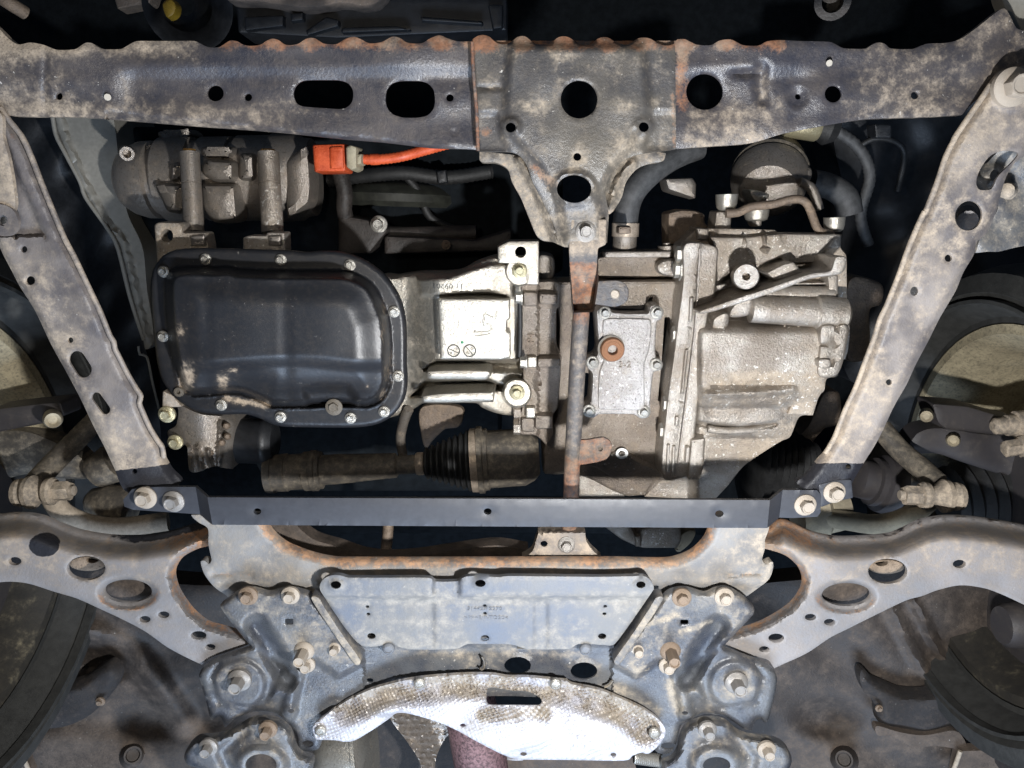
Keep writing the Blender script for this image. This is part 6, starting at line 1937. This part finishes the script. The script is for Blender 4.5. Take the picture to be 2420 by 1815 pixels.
def small_pipes():
    t = thing('steel_pipe', 'thin bent steel pipe above the gearbox', 'pipe', (1850, 500, 1.18))
    tube('pipe', [(*c1('C', 320, 1395), 1.17), (*c1('C', 400, 1390), 1.17), (*c1('C', 480, 1352), 1.17), (*c1('C', 620, 1336), 1.17), (*c1('C', 750, 1302), 1.17), (*c1('C', 830, 1312), 1.17), (*c1('C', 872, 1375), 1.17), (*c1('C', 905, 1470), 1.17), (*c1('C', 940, 1515), 1.17), (*c1('C', 1010, 1530), 1.18)], .0062, 'brown_alu', t, 12)
    tube('pipe', [(*c1('C', 800, 1190), 1.25), (*c1('C', 870, 1220), 1.25), (*c1('C', 905, 1290), 1.25), (*c1('C', 930, 1370), 1.25)], .0075, 'dull_alu', t, 12)
    t = thing('engine_mount', 'round rubber and metal engine mount at the upper right', 'engine mount', (1820, 420, 1.3))
    k = mp(420, 1.3) / 2.765
    a, b = W(*c1('C', 625, 960), 1.40), W(*c1('C', 600, 1240), 1.27)
    lathe('rubber', a, W(*c1('C', 610, 1080), 1.34), [(0, 150 * k), (.5, 180 * k), (1, 205 * k)], 'black_rubber', t, 40)
    lathe('upper_ring', W(*c1('C', 612, 1070), 1.345), W(*c1('C', 606, 1150), 1.31), [(0, 180 * k), (.1, 225 * k), (.5, 240 * k), (.9, 250 * k), (1, 235 * k)], 'shaft_steel', t, 44)
    lathe('lower_ring', W(*c1('C', 604, 1160), 1.31), W(*c1('C', 596, 1260), 1.265), [(0, 235 * k), (.1, 248 * k), (.4, 240 * k), (.9, 175 * k), (1, 120 * k)], 'dull_alu', t, 44)
    slab('mount_ear', cr(c('C', (800, 1110), (870, 1095), (880, 1150), (840, 1230), (790, 1240)), True, 5), 1.27, .04, 'dull_alu', t, ch=.006)
    slab('bright_lug', cr(c('C', (470, 1240), (550, 1250), (600, 1270), (580, 1310), (530, 1325), (490, 1300)), True, 5), 1.225, .04, 'bright_alu', t, ch=.008)
    t = thing('brass_cylinder', 'shiny brass coloured cylinder peeping below the crossmember at the right', 'cylinder', (1900, 315, 1.3))
    lathe('barrel', W(*c1('C', 690, 815), 1.30), W(*c1('C', 925, 820), 1.30), [(0, .01), (.03, .019), (.5, .022), (.9, .025), (1, .022)], 'gold_bolt', t, 28)
    lathe('black_cap', W(*c1('C', 925, 820), 1.30), W(*c1('C', 1040, 845), 1.30), [(0, .022), (.5, .028), (1, .02)], 'black_rubber', t, 28)
    t = thing('radiator_hose', 'thick black coolant hose right of the centre bracket', 'hose', (1490, 460, 1.2))
    k = mp(450, 1.2) / 2.765
    tube('hose', [(*c1('B', 2350, 960), 1.26), (*c1('B', 2200, 1020), 1.24), (*c1('B', 2060, 1110), 1.22), (*c1('B', 1940, 1230), 1.21), (*c1('B', 1890, 1340), 1.21), (*c1('B', 1872, 1460), 1.21)], 84 * k, 'hose_rubber', t, 28)
    tube('clamp', [(*c1('B', 1876, 1458), 1.21), (*c1('B', 1872, 1545), 1.21)], 90 * k, 'steel_band', t, 28)
    tube('pipe', [(*c1('B', 1872, 1520), 1.21), (*c1('B', 1868, 1610), 1.21), (*c1('E', 1860, 290), 1.22)], 80 * k, 'dull_alu', t, 28)
    slab('clamp_tab', rp(c('B', (1830, 1480), (1910, 1480), (1910, 1525), (1830, 1525)), 3), 1.14, .02, 'brown_alu', t)
    t = thing('thermostat_pipe', 'dim curved pipe behind the steel pipe above the gearbox', 'pipe', (1980, 440, 1.4))
    tube('pipe', [(*c1('C', 880, 1190), 1.4), (*c1('C', 1000, 1220), 1.4), (*c1('C', 1100, 1290), 1.4), (*c1('C', 1130, 1400), 1.4)], .022, 'hose_rubber', t, 16)


small_pipes()


def strut():
    t = thing('centre_strut', 'long rusty tube strut with flat bolted end running down the middle', 'strut', (1370, 860, 1.0))
    P = rp(c('E', (1518, 50), (1752, 50), (1748, 215), (1695, 240), (1692, 340), (1688, 430), (1655, 640), (1525, 645), (1512, 430), (1505, 250)), 4)
    slab('flat_end', P, .958, .005, 'rusty_steel', t, ch=.0015, draft=0, grid=6, hf=lambda x, y: .030 * sm(575, 690, y), rust=lambda x, y: .75 * sm(612, 625, y) + .15, mud=lambda x, y: .55 * (1 - sm(590, 615, y)))
    bolt(*c1('E', 1615, 132), .957, 24.5, t, 'bolt_steel', 'big', turn=.35)
    k = mp(800, 1.0) / 2.765
    tube('tube', [(*c1('E', 1590, 560), 1.008), (*c1('E', 1585, 680), 1.012), (*c1('E', 1562, 1000), 1.014), (*c1('E', 1540, 1400), 1.016), (*c1('H', 1525, 300), 1.02), (*c1('H', 1520, 480), 1.025), (*c1('H', 1500, 760), 1.05)], 55 * k, 'rusty_steel', t, 24, rust=lambda s: .7 * float(1 - sm(.08, .16, s)) + .85 * float(sm(.58, .62, s)) + .05, mud=lambda s: .1)
    L1 = cr(c('E', (1640, 460, 0), (1700, 455), (1830, 450), (1880, 480), (1897, 530), (1880, 590), (1810, 622), (1720, 612), (1640, 600, 0)), True, 5)
    slab('upper_lug', L1, 1.005, .005, 'rusty_steel', t, ch=.0015, draft=0, rust=lambda x, y: .45 * (1 - sm(2, 8, pdist(x, y, L1))))
    lathe('lug_pin', W(*c1('E', 1806, 540), 1.003), W(*c1('E', 1806, 540), 1.01), [(0, .005), (.4, .0065), (1, .0065)], 'bolt_steel', t, 16)
    L2 = cr(c('E', (1540, 1490, 0), (1620, 1490), (1730, 1474), (1775, 1500), (1787, 1545), (1760, 1610), (1700, 1635), (1620, 1650), (1540, 1660, 0)), True, 5)
    slab('lower_lug', L2, 1.012, .005, 'rusty_steel', t, ch=.0015, draft=0, holes=[ez('E', 1712, 1550, 16, 18)], rust=lambda x, y: .8 + 0 * x)


strut()


def drive_shaft():
    t = thing('drive_shaft', 'dusty drive shaft with ribbed black boot below the oil pan', 'drive shaft', (950, 1110, 1.2))
    k = mp(1090, 1.20) / 2.765
    a, b = W(*c1('G', 1745, 330), 1.21), W(*c1('H', 1310, 215), 1.21)
    x0, x1 = c1('G', 1745, 0)[0], c1('H', 1310, 0)[0]

    def s(z, x):
        return (c1(z, x, 0)[0] - x0) / (x1 - x0)
    prof = [(s('G', 1745), 60), (s('G', 1750), 130), (s('G', 1795), 132), (s('G', 1800), 122), (s('G', 1880), 126), (s('G', 1885), 118), (s('G', 1990), 118), (s('G', 1995), 130), (s('G', 2040), 130), (s('G', 2045), 136), (s('G', 2075), 136), (s('G', 2080), 126), (s('G', 2105), 124), (s('G', 2110), 100), (s('G', 2212), 100),
            (s('H', 300), 84), (s('H', 378), 82), (s('H', 392), 62), (s('H', 512), 62)]
    cut = s('H', 512)
    A = a
    lathe('shaft', A, a + (b - a) * cut, [(q / cut, r * k) for q, r in prof], 'shaft_steel', t, 40)
    lathe('small_clamp', a + (b - a) * s('H', 510), a + (b - a) * s('H', 562), [(0, 50 * k), (0, 70 * k), (.2, 76 * k), (.8, 76 * k), (1, 70 * k), (1, 50 * k)], 'steel_band', t, 36)
    pr = []
    n = 8
    for i in range(n):
        base = 80 + 110 * (i / n)
        pr += [(i / n, base * k), ((i + .35) / n, (base + 26) * k), ((i + .55) / n, (base + 26) * k), ((i + .95) / n, (base + 8) * k)]
    pr.append((1, 205 * k))
    lathe('boot', a + (b - a) * s('H', 565), a + (b - a) * s('H', 872), pr, 'black_rubber', t, 44)
    lathe('large_clamp', a + (b - a) * s('H', 870), a + (b - a) * s('H', 915), [(0, 190 * k), (0, 210 * k), (1, 212 * k), (1, 190 * k)], 'steel_band', t, 44)
    lathe('joint_housing', a + (b - a) * s('H', 915), a + (b - a) * s('H', 1310), [(0, 150 * k), (0, 222 * k), (.08, 222 * k), (.1, 205 * k), (.16, 205 * k), (.18, 190 * k), (.75, 188 * k), (.9, 160 * k), (1, 120 * k)], 'shaft_steel', t, 44)
    # small water pipe standing in front of it
    t2 = thing('water_pipe', 'pale bent strap between the oil pan edge and the drive shaft', 'pipe', (955, 1030, 1.2))
    tube('strap', [(*c1('E', 460, 1290), 1.19), (*c1('E', 430, 1360), 1.20), (*c1('E', 405, 1480), 1.22), (*c1('E', 420, 1590), 1.23)], .008, 'dull_alu', t2, 10)
    slab('torn_shield', cr(c('E', (545, 1280), (800, 1280), (790, 1400), (700, 1420), (660, 1450), (610, 1500), (570, 1545), (545, 1480)), True, 6), 1.30, .01, 'brown_alu', t2, ch=.002)
    t3 = thing('steering_rack', 'dark steering rack tube half hidden above the tie bar', 'steering rack', (1150, 1240, 1.4))
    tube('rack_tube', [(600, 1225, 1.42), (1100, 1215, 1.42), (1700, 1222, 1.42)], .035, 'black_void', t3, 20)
    t4 = thing('rubber_mount', 'bright grey rubber bump in the opening right of the gearbox foot', 'rubber mount', (1650, 1290, 1.25))
    slab('bump', cr(c('I', (-10, 830), (30, 720), (110, 690), (120, 720), (90, 780), (20, 840)), True, 6), 1.24, .05, 'wheel_dust', t4, ch=.008)


drive_shaft()


def water_pump():
    t = thing('water_pump', 'brown cast pump housing under the lower left corner of the oil pan', 'pump', (480, 1020, 1.17))
    P = cr(c('D', (1065, 1180, 0), (1200, 1275), (1320, 1325), (1450, 1340), (1530, 1380), (1530, 1450)) + c('G', (1530, 100), (1520, 300, 0), (1440, 290), (1420, 280), (1330, 300, 0), (1330, 310), (1240, 312), (1220, 150), (1160, 150), (1100, 90)) + c('D', (1100, 1430), (1150, 1400), (1160, 1280), (1070, 1250)), True, 6)

    def hf(x, y):
        X, Y = x * 2.765, (y - 500) * 2.765
        z = .030 * (np.clip(np.abs(X - 1300) / 220, 0, 1.2)) ** 2
        z = z - .014 * line(x, y, c('D', (1290, 1540), (1320, 1680)), 6, 4) - .014 * line(x, y, c('D', (1230, 1540), (1250, 1680)), 6, 4) - .012 * line(x, y, c('D', (1360, 1560), (1385, 1680)), 6, 4) - .012 * line(x, y, c('D', (1440, 1380), (1430, 1660)), 7, 5)
        return z + .003 * wob(x, y, 44)
    sheet('casting', P, 1.15, 'dull_alu', t, grid=6, hf=hf, skirt=.07, seed=15)
    slab('corner', rp(c('D', (1065, 1170), (1130, 1200), (1190, 1275), (1060, 1280)), 4), 1.13, .04, 'cast_alu', t, mud=lambda x, y: .5 + 0 * x)
    for x, y in ((1480, 1400), (1485, 1470), (1450, 1510), (1375, 1580)):
        lathe('pin', W(*c1('D', x, y), 1.148), W(*c1('D', x, y), 1.17), [(0, .003), (.1, .005), (1, .006)], 'brown_alu', t, 12)
    bolt(*c1('D', 1090, 1325), 1.13, 20, t, 'gold_bolt', 'hex')
    bolt(*c1('G', 1145, 125), 1.15, 18, t, 'gold_bolt', 'hex')
    t2 = thing('oil_filter', 'black oil filter canister beside the brown pump housing', 'oil filter', (590, 1050, 1.18))
    k = mp(1040, 1.2) / 2.765
    lathe('canister', W(*c1('D', 1520, 1495), 1.22), W(*c1('D', 1800, 1500), 1.22), [(0, 140 * k), (.02, 150 * k), (.7, 152 * k), (.74, 160 * k), (.82, 162 * k), (.9, 150 * k), (1, 120 * k)], 'dark_plastic', t2, 40)


water_pump()
